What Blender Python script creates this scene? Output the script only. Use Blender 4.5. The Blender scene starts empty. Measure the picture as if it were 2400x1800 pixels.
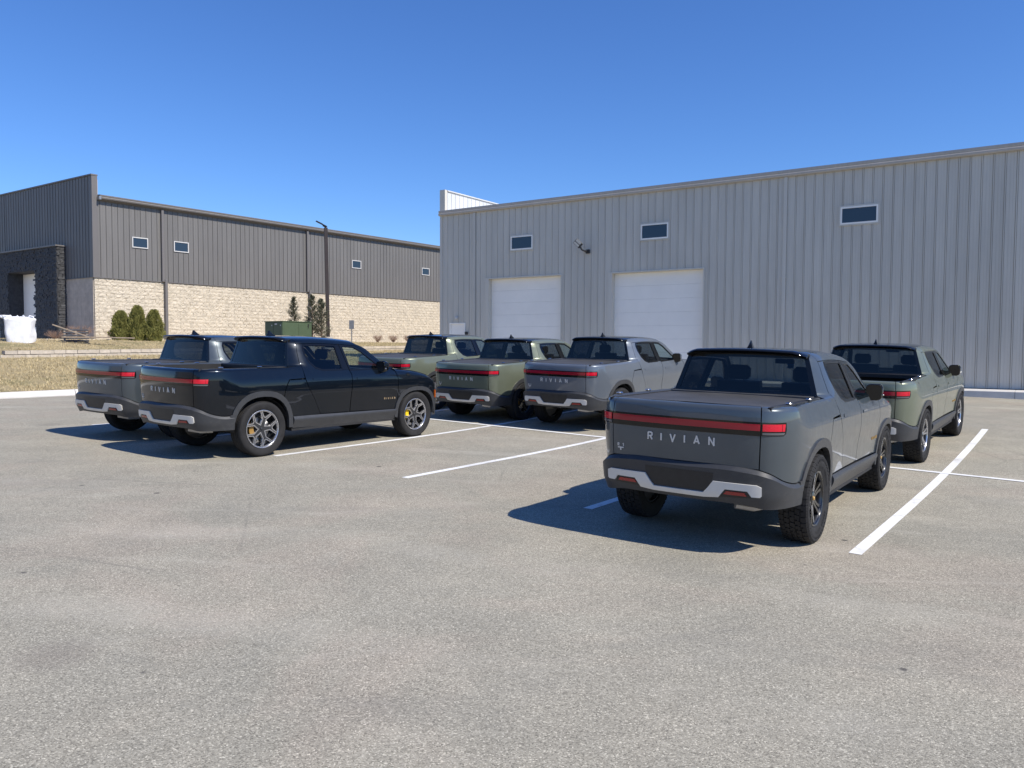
import bpy, math, random
import numpy as np
from mathutils import Vector, Matrix, noise
from mathutils.geometry import delaunay_2d_cdt
random.seed(7)
scene = bpy.context.scene
COL = scene.collection
R = math.radians
# ---------------------------------------------------------------- camera, sky, sun, exposure
cam_d = bpy.data.cameras.new('camera'); cam = bpy.data.objects.new('camera', cam_d); COL.objects.link(cam)
cam_d.sensor_width = 36; cam_d.lens = 36*1849/2400; cam_d.clip_end = 3000; cam_d.clip_start = .1
PITCH, ROLL, CAMH = .0470, .0049, 1.965
cam.matrix_world = Matrix.Translation((0, 0, CAMH)) @ Matrix.Rotation(math.pi/2-PITCH, 4, 'X') @ Matrix.Rotation(ROLL, 4, 'Z')
scene.camera = cam
SUN_AZ, SUN_EL = 123.3, 47.5            # azimuth clockwise from +Y
w = bpy.data.worlds.new('World'); scene.world = w; w.use_nodes = True
nt = w.node_tree; nt.nodes.clear()
sky = nt.nodes.new('ShaderNodeTexSky'); sky.sky_type = 'NISHITA'; sky.sun_disc = False
sky.sun_elevation = R(SUN_EL); sky.sun_rotation = R(SUN_AZ)
sky.air_density = 1.0; sky.dust_density = 0.0; sky.ozone_density = 10; sky.altitude = 0
bg = nt.nodes.new('ShaderNodeBackground'); bg.inputs[1].default_value = .14
ow = nt.nodes.new('ShaderNodeOutputWorld')
hs = nt.nodes.new('ShaderNodeHueSaturation'); hs.inputs['Hue'].default_value = .508; hs.inputs['Saturation'].default_value = 1.09; hs.inputs['Value'].default_value = .97
nt.links.new(sky.outputs[0], hs.inputs['Color']); nt.links.new(hs.outputs[0], bg.inputs[0]); nt.links.new(bg.outputs[0], ow.inputs[0])
sd = bpy.data.lights.new('sun', 'SUN'); sd.energy = 4.6; sd.angle = R(.53); sd.color = (1, .935, .83)
sun = bpy.data.objects.new('sun', sd); COL.objects.link(sun)
sv = Vector((math.sin(R(SUN_AZ))*math.cos(R(SUN_EL)), math.cos(R(SUN_AZ))*math.cos(R(SUN_EL)), math.sin(R(SUN_EL))))
sun.rotation_euler = (-sv).to_track_quat('-Z', 'Y').to_euler()
vs = scene.view_settings; vs.view_transform = 'Standard'; vs.look = 'None'; vs.gamma = 1; vs.exposure = .27
vs.use_curve_mapping = False
scene.render.engine = 'CYCLES'
scene.cycles.max_bounces = 8; scene.cycles.transparent_max_bounces = 16

# ---------------------------------------------------------------- materials
def mat(name, color=(.5, .5, .5), rough=.6, metal=0, coat=0, spec=.5, coat_rough=.03):
    m = bpy.data.materials.new(name); m.use_nodes = True
    b = m.node_tree.nodes['Principled BSDF']
    b.inputs['Base Color'].default_value = (*color, 1)
    b.inputs['Roughness'].default_value = rough; b.inputs['Metallic'].default_value = metal
    b.inputs['Coat Weight'].default_value = coat; b.inputs['Coat Roughness'].default_value = coat_rough
    b.inputs['Specular IOR Level'].default_value = spec
    return m
class NB:
    def __init__(s, m): s.m = m; s.t = m.node_tree; s.b = s.t.nodes['Principled BSDF']
    def n(s, typ, **kw):
        x = s.t.nodes.new(typ)
        for k, v in kw.items():
            if k.startswith('i_'): x.inputs[int(k[2:]) if k[2:].isdigit() else k[2:]].default_value = v
            else: setattr(x, k, v)
        return x
    def l(s, a, b): s.t.links.new(a, b)
    def coord(s, kind='Object', scale=(1, 1, 1), rot=(0, 0, 0)):
        if kind == 'World':
            g = s.n('ShaderNodeNewGeometry'); o = g.outputs['Position']
        else: o = s.n('ShaderNodeTexCoord').outputs[kind]
        mp = s.n('ShaderNodeMapping'); mp.inputs['Scale'].default_value = scale; mp.inputs['Rotation'].default_value = rot
        s.l(o, mp.inputs[0]); return mp.outputs[0]
    def noise(s, v, scale, detail=4, rough=.55, dist=0):
        x = s.n('ShaderNodeTexNoise'); x.inputs['Scale'].default_value = scale; x.inputs['Detail'].default_value = detail
        x.inputs['Roughness'].default_value = rough; x.inputs['Distortion'].default_value = dist
        s.l(v, x.inputs['Vector']); return x.outputs[0]
    def ramp(s, f, stops):
        x = s.n('ShaderNodeValToRGB'); e = x.color_ramp.elements
        while len(e) < len(stops): e.new(.5)
        for q, (p, c) in zip(e, stops):
            q.position = p; q.color = (*c, 1) if len(c) == 3 else c
        s.l(f, x.inputs[0]); return x.outputs[0]
    def mix(s, f, a, b, mode='MIX'):
        x = s.n('ShaderNodeMix', data_type='RGBA', blend_type=mode)
        for sock, val in ((0, f), (6, a), (7, b)):
            if isinstance(val, (int, float)): x.inputs[sock].default_value = val
            elif isinstance(val, tuple): x.inputs[sock].default_value = (*val, 1)
            else: s.l(val, x.inputs[sock])
        return x.outputs[2]
    def bump(s, h, strength=.3, dist=.01):
        x = s.n('ShaderNodeBump'); x.inputs['Strength'].default_value = strength; x.inputs['Distance'].default_value = dist
        s.l(h, x.inputs['Height']); s.l(x.outputs[0], s.b.inputs['Normal'])
    def col(s, c): s.l(c, s.b.inputs['Base Color'])
g1 = lambda v: (v, v, v)
def varied(name, c, amt=.15, scale=3, rough=.6, kind='Object', bump=0, bscale=60, per_obj=0, **kw):
    m = mat(name, c, rough, **kw); n = NB(m); v = n.coord(kind)
    f = n.noise(v, scale, 6, .6)
    c0 = tuple(x*(1-amt) for x in c); c1 = tuple(min(1, x*(1+amt)) for x in c)
    r = n.ramp(f, [(.3, c0), (.7, c1)])
    if per_obj:
        oi = n.n('ShaderNodeObjectInfo')
        rr = n.ramp(oi.outputs['Random'], [(0, g1(1-per_obj)), (1, g1(1+0*per_obj))])
        r = n.mix(1.0, r, rr, 'MULTIPLY')
    n.col(r)
    if bump: n.bump(n.noise(v, bscale, 3), bump, .01)
    return m
M = {}
# asphalt: worn pale grey, exposed aggregate, blotches, dark specks
def asphalt():
    m = mat('asphalt', g1(.3), .93, spec=.18); n = NB(m); v = n.coord('World')
    lg = n.noise(v, .22, 5, .6, .4); md = n.noise(v, 1.1, 6, .65, .3)
    base = n.ramp(lg, [(.28, (.285, .268, .230)), (.72, (.362, .338, .283))])
    base = n.mix(.5, base, n.ramp(md, [(.3, (.25, .238, .203)), (.5, (.312, .292, .245)), (.72, (.385, .358, .298))]))
    vo = n.n('ShaderNodeTexVoronoi', feature='F1'); vo.inputs['Scale'].default_value = 140; n.l(v, vo.inputs['Vector'])
    sep = n.n('ShaderNodeSeparateColor'); n.l(vo.outputs['Color'], sep.inputs[0])
    st = n.ramp(sep.outputs[0], [(0, g1(.50)), (.30, g1(.86)), (.78, g1(1.06)), (.93, g1(1.35)), (1, g1(1.9))])
    base = n.mix(1, base, st, 'MULTIPLY')
    f40 = n.noise(v, 42, 3, .7)
    base = n.mix(1, base, n.ramp(f40, [(.3, g1(.90)), (.7, g1(1.09))]), 'MULTIPLY')
    # lighter rings and arcs left by turning tyres
    wv = n.n('ShaderNodeTexWave', wave_type='RINGS', rings_direction='Z'); wv.inputs['Scale'].default_value = .16
    wv.inputs['Distortion'].default_value = 5; wv.inputs['Detail'].default_value = 4; wv.inputs['Detail Scale'].default_value = .7
    mp = n.n('ShaderNodeMapping'); mp.inputs['Location'].default_value = (6, 9, 0); n.l(v, mp.inputs[0]); n.l(mp.outputs[0], wv.inputs['Vector'])
    msk = n.mix(1, n.ramp(wv.outputs[1], [(.80, g1(0)), (.97, g1(1))]), n.ramp(n.noise(v, .5, 4, .6), [(.45, g1(0)), (.7, g1(.42))]), 'MULTIPLY')
    base = n.mix(msk, base, (.47, .44, .385))
    vs_ = n.coord('World', (.35, 1.6, 1), (0, 0, R(-25)))
    base = n.mix(n.ramp(n.noise(vs_, 1.1, 6, .6, 1.0), [(.58, g1(0)), (.75, g1(.32))]), base, (.44, .415, .365))
    vt = n.coord('World', (.5, 1.4, 1), (0, 0, R(60)))
    base = n.mix(n.ramp(n.noise(vt, .8, 5, .6, .6), [(.55, g1(0)), (.78, g1(.42))]), base, (.19, .185, .172))
    # oil spots and tar specks
    v3 = n.n('ShaderNodeTexVoronoi', feature='F1'); v3.inputs['Scale'].default_value = .8; n.l(n.coord('World', (1, 1, 0)), v3.inputs['Vector'])
    base = n.mix(n.ramp(v3.outputs['Distance'], [(0, g1(.9)), (.024, g1(.8)), (.036, g1(0))]), base, (.05, .048, .05))
    v4 = n.n('ShaderNodeTexVoronoi', feature='F1'); v4.inputs['Scale'].default_value = .33; n.l(n.coord('World', (1, 1, 0), (0, 0, 1)), v4.inputs['Vector'])
    base = n.mix(n.ramp(v4.outputs['Distance'], [(0, g1(.38)), (.05, g1(.3)), (.10, g1(0))]), base, (.16, .14, .13))
    # hairline cracks here and there
    v5 = n.n('ShaderNodeTexVoronoi', feature='DISTANCE_TO_EDGE'); v5.inputs['Scale'].default_value = .28
    wob = n.mix(.12, v, n.n('ShaderNodeTexNoise', i_2=1.5).outputs[1]); n.l(wob, v5.inputs['Vector'])
    ck = n.mix(1, n.ramp(v5.outputs['Distance'], [(0, g1(1)), (.0022, g1(.6)), (.0045, g1(0))]), n.ramp(n.noise(v, .35, 3), [(.50, g1(0)), (.62, g1(.40))]), 'MULTIPLY')
    base = n.mix(ck, base, (.12, .115, .11))
    pk = n.noise(v, .45, 4, .6, .8)
    base = n.mix(1, base, n.ramp(pk, [(.30, (.97, .985, .98)), (.5, (1.02, 1.02, 1.0)), (.62, (1.065, 1.03, 1.01)), (.75, (1.03, 1.02, 1.01))]), 'MULTIPLY')
    base = n.mix(1, base, (1.04, 1.03, 1.0), 'MULTIPLY')
    v6 = n.n('ShaderNodeTexVoronoi', feature='F1'); v6.inputs['Scale'].default_value = 1.15; n.l(n.coord('World', (1, 1, 0), (0, 0, 2)), v6.inputs['Vector'])
    base = n.mix(n.ramp(v6.outputs['Distance'], [(0, g1(.8)), (.022, g1(.7)), (.034, g1(0))]), base, (.07, .065, .065))
    n.col(base)
    h = n.mix(.5, n.ramp(vo.outputs['Distance'], [(0, g1(1)), (.7, g1(0))]), n.noise(v, 160, 2))
    n.bump(h, .5, .006)
    return m
M['asphalt'] = asphalt()
def linepaint():
    m = mat('road_paint', g1(.75), .7, spec=.3); n = NB(m); v = n.coord('World')
    f = n.noise(v, 9, 8, .75); f2 = n.noise(v, 1.2, 3, .6)
    mx = n.mix(1, n.ramp(f, [(.33, g1(.15)), (.44, g1(1))]), n.ramp(f2, [(.28, g1(.35)), (.5, g1(1))]), 'MULTIPLY')
    n.col(n.mix(mx, (.42, .405, .385), (.80, .80, .78)))
    n.bump(n.noise(v, 120, 2), .3, .004)
    return m
M['line'] = linepaint()
def concrete(name, c, a=.12):
    return varied(name, c, a, 1.5, .88, 'World', .25, 70, spec=.2)
M['conc'] = concrete('kerb_concrete', (.60, .575, .53)); M['conc2'] = concrete('walk_concrete', (.50, .48, .45))
def siding(name, c, rough):
    m = mat(name, c, rough, 0, spec=.45); n = NB(m); v = n.coord('World', (1, 1, .25))
    f = n.noise(v, 1.2, 5, .6); f2 = n.noise(n.coord('World', (4, 4, .2)), 3, 4)
    oi = n.n('ShaderNodeObjectInfo')
    r = n.ramp(f, [(.3, tuple(x*.93 for x in c)), (.7, tuple(x*1.06 for x in c))])
    r = n.mix(1, r, n.ramp(oi.outputs['Random'], [(0, g1(.95)), (1, g1(1.03))]), 'MULTIPLY')
    r = n.mix(1, r, n.ramp(f2, [(.3, g1(.95)), (.7, g1(1.03))]), 'MULTIPLY')
    n.col(r); return m
M['side_r'] = siding('galvalume_grey_siding', (.595, .555, .475), .42)
M['trim_r'] = siding('grey_trim', (.60, .56, .48), .45); M['trim_g'] = siding('gutter_grey', (.46, .42, .37), .45)
M['side_l'] = siding('charcoal_siding', (.165, .158, .150), .5)
M['trim_l'] = siding('charcoal_trim', (.16, .15, .145), .5)
M['white_metal'] = siding('white_siding', (.60, .61, .61), .5)
M['frame'] = varied('window_frame', (.60, .59, .57), .04, 2, .5)
M['frame_r'] = varied('pale_window_frame', (.90, .87, .80), .03, 2, .5)
M['odoor'] = varied('white_door_paint', (.93, .885, .80), .03, 1.2, .55, 'World')
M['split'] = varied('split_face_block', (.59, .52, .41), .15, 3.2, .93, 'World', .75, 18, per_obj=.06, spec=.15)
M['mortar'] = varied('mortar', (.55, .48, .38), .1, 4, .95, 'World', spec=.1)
M['shaded_tan'] = varied('shaded_block', (.50, .44, .37), .15, 3, .93, 'World', .5, 30, per_obj=.1, spec=.15)  # tan block on the front wall, its shade put into a darker colour
M['ledge'] = varied('dark_ledge_stone', (.060, .061, .066), .35, 6, .75, 'World', .8, 25, per_obj=.45)
M['dark'] = mat('dark_void', g1(.012), .8)
M['winglass'] = mat('window_glass', (.02, .03, .045), .05, 0, 0, .7)
M['black'] = varied('black_plastic', (.018, .018, .019), .2, 20, .45)
M['bronze'] = varied('bronze_pole', (.04, .028, .024), .15, 3, .45)
M['gal'] = varied('galvanised', (.35, .35, .35), .12, 8, .4, metal=.7)
M['txgreen'] = varied('cabinet_green', (.075, .11, .062), .08, 2, .5)
M['bagw'] = varied('woven_bag', (.82, .83, .85), .05, 5, .8, 'Object', .5, 14)
M['wood'] = varied('old_wood', (.30, .24, .18), .3, 6, .85, 'Object', .4, 30)
M['rwall'] = varied('retaining_block', (.52, .46, .38), .15, 5, .92, 'World', .6, 30, per_obj=.12, spec=.15)
M['rocks'] = varied('river_rock', (.55, .47, .38), .3, 5, .9, 'World', .4, 30, spec=.15)
def ground_m():
    m = mat('dry_grass_ground', (.3, .24, .14), .95, spec=.1); n = NB(m); v = n.coord('World')
    a = n.noise(v, .6, 6, .7); b = n.noise(v, 14, 6, .7)
    r = n.ramp(a, [(.3, (.34, .27, .15)), (.5, (.42, .34, .20)), (.62, (.26, .23, .12)), (.75, (.40, .32, .19))])
    r = n.mix(1, r, n.ramp(b, [(.3, g1(.6)), (.7, g1(1.25))]), 'MULTIPLY')
    n.col(r); n.bump(b, .9, .05); return m
M['ground'] = ground_m()
M['blade'] = varied('dry_grass_blades', (.50, .41, .24), .3, 1.5, .9, 'World', spec=.1)
def leafm(name, a, b, c):
    m = mat(name, a, .75, spec=.2); n = NB(m); v = n.coord('Object')
    f = n.noise(v, 5, 5, .7); f2 = n.noise(v, 40, 2)
    n.col(n.mix(n.ramp(f2, [(.45, g1(0)), (.6, g1(.6))]), n.ramp(f, [(.3, a), (.7, b)]), c)); return m
M['arb'] = leafm('arborvitae_leaf', (.11, .13, .03), (.21, .21, .06), (.33, .28, .10))
M['jun'] = leafm('juniper_leaf', (.06, .075, .045), (.12, .13, .085), (.16, .15, .10))
M['bark'] = varied('bark', (.14, .10, .075), .3, 8, .9)
M['twig'] = varied('dead_twig', (.30, .20, .15), .25, 8, .9)
# vehicle materials
def paint():
    m = mat('car_paint', (.1, .1, .1), .32, .30, 1.0, .12, .02); n = NB(m)
    n.b.inputs['Coat IOR'].default_value = 1.46
    oi = n.n('ShaderNodeObjectInfo'); v = n.coord('Object')
    f = n.noise(v, 2.5, 5, .65)
    c = n.mix(1, oi.outputs['Color'], n.ramp(f, [(.3, g1(.94)), (.7, g1(1.04))]), 'MULTIPLY')
    n.col(c)
    dust = n.noise(v, 9, 6, .7)
    rr = n.ramp(dust, [(.35, g1(.28)), (.7, g1(.38))]); n.l(rr, n.b.inputs['Roughness'])
    cr = n.ramp(dust, [(.4, g1(.015)), (.75, g1(.05))]); n.l(cr, n.b.inputs['Coat Roughness'])
    return m
M['paint'] = paint()
M['clad'] = varied('cladding_grey', (.044, .046, .050), .15, 6, .40, 'Object', .15, 250, spec=.5)
def clad_dusty():
    m = mat('bumper_cladding', (.06, .06, .065), .45, 0, 0, .5); n = NB(m); v = n.coord('Object')
    f = n.noise(v, 7, 8, .7, .6)
    n.col(n.mix(n.ramp(f, [(.52, g1(0)), (.75, g1(.35))]), (.038, .040, .044), (.12, .115, .105)))
    n.bump(n.noise(v, 260, 2), .15, .003); return m
M['clad2'] = clad_dusty()
M['gloss'] = mat('gloss_black', g1(.006), .08, 0, .3, .3)
M['roofglass'] = mat('roof_glass', (.012, .015, .02), .06, 0, .5, .7)
M['satin'] = varied('satin_silver', (.66, .64, .59), .04, 6, .38, metal=.1)
M['chrome'] = mat('bright_metal', g1(.75), .18, 1)
M['red'] = mat('red_lens', (.31, .004, .018), .2, 0, .5, .4)
M['redbright'] = mat('red_lamp', (.62, .008, .028), .2, 0, .5, .4)
M['reflect'] = mat('red_reflector', (.30, .01, .01), .2, 0, .6)
M['amber'] = mat('amber_lens', (.8, .16, .01), .2, 0, .6)
M['palegold'] = mat('pale_gold_badge', (.60, .45, .28), .3, .6); M['lampface'] = mat('led_panel', (.42, .42, .40), .4)
M['gold'] = mat('amber_badge', (.72, .46, .16), .3, .6)
M['lens'] = mat('grey_lens', (.10, .10, .105), .2, 0, .6)
M['tyre'] = varied('tyre_rubber', (.024, .0235, .024), .25, 12, .82, 'Object', .2, 120, spec=.3)
M['rimdark'] = mat('rim_graphite', (.055, .057, .062), .35, .6, .5)
M['rimbright'] = mat('rim_machined', (.62, .62, .64), .25, .9)
M['rimblack'] = mat('rim_gloss_black', g1(.014), .22, .3, .8)
M['disc'] = mat('brake_disc', g1(.30), .35, .9)
M['caly'] = mat('caliper_yellow', (.85, .55, .01), .4); M['calg'] = mat('caliper_gold', (.30, .17, .04), .45)
M['under'] = varied('underbody', (.02, .02, .021), .2, 5, .8)
M['seat'] = varied('seat_vinyl', (.035, .037, .042), .1, 8, .55)
M['cover'] = varied('bed_cover', (.055, .055, .056), .25, 3, .6, 'Object', .1, 200)
M['mirror'] = mat('mirror_glass', g1(.10), .03, 1)
def glass(name, tint, fres=.9):
    m = bpy.data.materials.new(name); m.use_nodes = True; t = m.node_tree; t.nodes.clear()
    o = t.nodes.new('ShaderNodeOutputMaterial'); mx = t.nodes.new('ShaderNodeMixShader')
    tr = t.nodes.new('ShaderNodeBsdfTransparent'); tr.inputs[0].default_value = (*tint, 1)
    gl = t.nodes.new('ShaderNodeBsdfGlossy'); gl.inputs['Roughness'].default_value = .012
    fr = t.nodes.new('ShaderNodeFresnel'); gm = t.nodes.new('ShaderNodeNewGeometry'); ma = t.nodes.new('ShaderNodeMath'); ma.operation = 'MULTIPLY_ADD'
    ma.inputs[1].default_value = 1/1.52-1.52; ma.inputs[2].default_value = 1.52
    t.links.new(gm.outputs['Backfacing'], ma.inputs[0]); t.links.new(ma.outputs[0], fr.inputs[0])
    t.links.new(fr.outputs[0], mx.inputs[0]); t.links.new(tr.outputs[0], mx.inputs[1]); t.links.new(gl.outputs[0], mx.inputs[2])
    t.links.new(mx.outputs[0], o.inputs[0]); return m
M['tint'] = glass('privacy_glass', (.18, .20, .215)); M['clear'] = glass('clear_glass', (.72, .80, .77))

# ---------------------------------------------------------------- mesh helpers
def link(name, me, m=None, parent=None, loc=(0, 0, 0)):
    o = bpy.data.objects.new(name, me); COL.objects.link(o)
    if m is not None and me is not None and not me.materials: me.materials.append(m)
    if parent is not None: o.parent = parent
    o.location = loc; return o
def mesh(name, vs, fs, smooth=False):
    me = bpy.data.meshes.new(name); me.from_pydata([tuple(v) for v in vs], [], [tuple(f) for f in fs]); me.update()
    if smooth: me.polygons.foreach_set('use_smooth', [True]*len(me.polygons))
    return me
def tag(o, label=None, cat=None, group=None, kind=None):
    if label: o['label'] = label
    if cat: o['category'] = cat
    if group: o['group'] = group
    if kind: o['kind'] = kind
    return o
def empty(name, loc=(0, 0, 0), rz=0):
    o = bpy.data.objects.new(name, None); COL.objects.link(o); o.location = loc; o.rotation_euler = (0, 0, rz); o.empty_display_size = .2
    return o
class MB:
    """collects boxes, prisms, tubes into one mesh"""
    def __init__(s): s.v = []; s.f = []
    def add(s, vs, fs):
        k = len(s.v); s.v += [tuple(v) for v in vs]; s.f += [tuple(i+k for i in f) for f in fs]; return s
    def box(s, x0, x1, y0, y1, z0, z1, ch=0):
        if ch:   # chamfered on all edges: 24-vertex box
            c = ch; vs = []; key = {}
            for ix, X in enumerate((x0, x1)):
                for iy, Y in enumerate((y0, y1)):
                    for iz, Z in enumerate((z0, z1)):
                        sx, sy, sz = (1, -1)[ix], (1, -1)[iy], (1, -1)[iz]
                        key[ix, iy, iz] = (len(vs), len(vs)+1, len(vs)+2)
                        vs += [(X, Y+sy*c, Z+sz*c), (X+sx*c, Y, Z+sz*c), (X+sx*c, Y+sy*c, Z)]
            K = key; fs = []
            for a in (0, 1):
                q = [K[a, 0, 0][0], K[a, 1, 0][0], K[a, 1, 1][0], K[a, 0, 1][0]]; fs.append(q if a else q[::-1])
                q = [K[0, a, 0][1], K[1, a, 0][1], K[1, a, 1][1], K[0, a, 1][1]]; fs.append(q[::-1] if a else q)
                q = [K[0, 0, a][2], K[1, 0, a][2], K[1, 1, a][2], K[0, 1, a][2]]; fs.append(q if a else q[::-1])
            for a in (0, 1):
                for b in (0, 1):
                    q = [K[a, b, 0][0], K[a, b, 1][0], K[a, b, 1][1], K[a, b, 0][1]]; fs.append(q if a == b else q[::-1])
                    q = [K[a, 0, b][0], K[a, 1, b][0], K[a, 1, b][2], K[a, 0, b][2]]; fs.append(q[::-1] if a == b else q)
                    q = [K[0, a, b][1], K[1, a, b][1], K[1, a, b][2], K[0, a, b][2]]; fs.append(q if a == b else q[::-1])
            for a in (0, 1):
                for b in (0, 1):
                    for d in (0, 1):
                        q = list(K[a, b, d]); fs.append(q if (a+b+d) % 2 else q[::-1])
            return s.add(vs, fs)
        return s.add([(x0, y0, z0), (x1, y0, z0), (x1, y1, z0), (x0, y1, z0), (x0, y0, z1), (x1, y0, z1), (x1, y1, z1), (x0, y1, z1)],
                     [(3, 2, 1, 0), (4, 5, 6, 7), (0, 1, 5, 4), (1, 2, 6, 5), (2, 3, 7, 6), (3, 0, 4, 7)])
    def prism(s, poly, d0, d1, fn):
        """poly in 2D, fn(a,b,d)->xyz"""
        n = len(poly); vs = [fn(a, b, d0) for a, b in poly]+[fn(a, b, d1) for a, b in poly]
        fs = [tuple(range(n))[::-1], tuple(range(n, 2*n))]+[(i, (i+1) % n, n+(i+1) % n, n+i) for i in range(n)]
        return s.add(vs, fs)
    def tube(s, pts, r, n=8, cap=True):
        pts = [Vector(p) for p in pts]; rr = r if isinstance(r, (list, tuple)) else [r]*len(pts); vs = []; fs = []
        for i, p in enumerate(pts):
            d = (pts[min(i+1, len(pts)-1)]-pts[max(i-1, 0)]).normalized()
            a = d.orthogonal().normalized() if i == 0 else (a-d*a.dot(d)).normalized()
            b = d.cross(a)
            for k in range(n):
                t = 2*math.pi*k/n; vs.append(p+(a*math.cos(t)+b*math.sin(t))*rr[i])
        for i in range(len(pts)-1):
            for k in range(n): fs.append((i*n+k, i*n+(k+1) % n, (i+1)*n+(k+1) % n, (i+1)*n+k))
        if cap: fs += [tuple(range(n))[::-1], tuple(range((len(pts)-1)*n, len(pts)*n))]
        return s.add(vs, fs)
    def lathe_x(s, prof, n=64, closed=False):
        """prof list of (x, r) about the X axis"""
        vs = []; fs = []; m = len(prof)
        for k in range(n):
            t = 2*math.pi*k/n; c, q = math.cos(t), math.sin(t)
            vs += [(x, r*c, r*q) for x, r in prof]
        for k in range(n):
            for i in range(m-1 if not closed else m):
                j = (i+1) % m; fs.append((k*m+i, k*m+j, ((k+1) % n)*m+j, ((k+1) % n)*m+i))
        return s.add(vs, fs)
    def me(s, name, smooth=False, angle=None):
        me = mesh(name, s.v, s.f, smooth or angle is not None)
        if angle is not None:
            try: me.set_sharp_from_angle(angle=R(angle))
            except Exception: pass
        return me
def inpoly(px, py, poly):
    px = np.asarray(px); py = np.asarray(py); r = np.zeros(px.shape, bool); n = len(poly)
    for i in range(n):
        x0, y0 = poly[i]; x1, y1 = poly[(i+1) % n]
        c = (y0 > py) != (y1 > py)
        if y1 != y0: r ^= c & (px < (x1-x0)*(py-y0)/(y1-y0)+x0)
    return r
def resample(poly, step):
    out = []
    for i in range(len(poly)):
        a = np.array(poly[i], float); b = np.array(poly[(i+1) % len(poly)], float)
        k = max(1, int(math.ceil(np.hypot(*(b-a))/step)))
        out += [tuple(a+(b-a)*j/k) for j in range(k)]
    return out
def area2(p): return sum(p[i][0]*p[(i+1) % len(p)][1]-p[(i+1) % len(p)][0]*p[i][1] for i in range(len(p)))
def inset_poly(p, d):
    if area2(p) < 0: p = p[::-1]
    n = len(p); out = []
    for i in range(n):
        a = np.array(p[i-1], float); b = np.array(p[i], float); c = np.array(p[(i+1) % n], float)
        e1 = b-a; e2 = c-b; l1 = np.hypot(*e1) or 1; l2 = np.hypot(*e2) or 1
        n1 = np.array((-e1[1], e1[0]))/l1; n2 = np.array((-e2[1], e2[0]))/l2
        m = n1+n2; q = m@m
        m = m/q*2 if q > .3 else n1
        out.append(tuple(b+m*d))
    return out
def panel(name, poly, f, holes=(), step=.05, inset=.004, depth=.02, off=0.0, centre=(0, 1.6, .7), side=1, flat_rim=True):
    """a curved sheet with folded edges: polygon in a 2D domain mapped through f(a,b)->xyz"""
    poly = resample(inset_poly(poly, inset), step)
    hs = [resample(inset_poly(h, -inset)[::-1], step) for h in holes]
    loops = [poly]+hs; pts = []; edges = []
    for lp in loops:
        k = len(pts); pts += lp; edges += [(k+i, k+(i+1) % len(lp)) for i in range(len(lp))]
    nb = len(pts)
    A = np.array(poly); lo = A.min(0); hi = A.max(0)
    gx = np.arange(lo[0]+step*.5, hi[0], step); gy = np.arange(lo[1]+step*.5, hi[1], step)
    if len(gx) and len(gy):
        X, Y = np.meshgrid(gx, gy); X = X.ravel(); Y = Y.ravel(); ok = inpoly(X, Y, poly)
        for h in hs: ok &= ~inpoly(X, Y, h)
        X = X[ok]; Y = Y[ok]; B = np.array(pts)
        for lo_ in range(0, len(X), 500):
            d = np.hypot(X[lo_:lo_+500, None]-B[None, :, 0], Y[lo_:lo_+500, None]-B[None, :, 1]).min(1)
            for x, y, q in zip(X[lo_:lo_+500], Y[lo_:lo_+500], d):
                if q > step*.45: pts.append((float(x), float(y)))
    r = delaunay_2d_cdt([Vector(p) for p in pts], edges, [], 0, 1e-7)
    P2 = r[0]; tris = [t for t in r[2] if len(t) == 3]
    cx = np.array([sum(P2[i][0] for i in t)/3 for t in tris]); cy = np.array([sum(P2[i][1] for i in t)/3 for t in tris])
    ok = inpoly(cx, cy, poly)
    for h in hs: ok &= ~inpoly(cx, cy, h)
    tris = [t for t, q in zip(tris, ok) if q]
    e = .004; C = Vector(centre); V = []; N = []
    def fn(p):
        q = Vector(f(p[0], p[1]))
        a = Vector(f(p[0]+e, p[1]))-Vector(f(p[0]-e, p[1])); b = Vector(f(p[0], p[1]+e))-Vector(f(p[0], p[1]-e))
        n = a.cross(b)
        if n.length < 1e-12: n = q-C
        n.normalize()
        if n.dot(q-C) < 0: n = -n
        return q+n*off, n
    for p in P2:
        q, n = fn(p); V.append(q); N.append(n)
    F = []
    for t in tris:
        a, b, c = (V[i] for i in t)
        F.append(tuple(t) if (b-a).cross(c-a).dot(N[t[0]]) > 0 else tuple(t)[::-1])
    if depth:
        for lp in loops:
            m = [fn(p) for p in lp]; L = len(lp)
            cen = sum((q for q, _ in m), Vector())/L
            for i in range(L):
                q0, n0 = m[i]; q1, n1 = m[(i+1) % L]; k = len(V)
                V += [q0, q1, q1-n1*depth, q0-n0*depth]
                fnrm = (q1-q0).cross(-n0)
                out = 1 if (lp is poly) == (fnrm.dot(q0-cen) > 0) else -1
                if fnrm.length > 1e-12: fnrm.normalize()
                N += [fnrm*out]*4
                F.append((k, k+1, k+2, k+3) if out > 0 else (k+3, k+2, k+1, k))
    if side < 0:
        V = [Vector((-v.x, v.y, v.z)) for v in V]; N = [Vector((-n.x, n.y, n.z)) for n in N]; F = [t[::-1] for t in F]
    me = mesh(name, V, F, True)
    me.normals_split_custom_set_from_vertices([tuple(n) for n in N])
    return me
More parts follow.
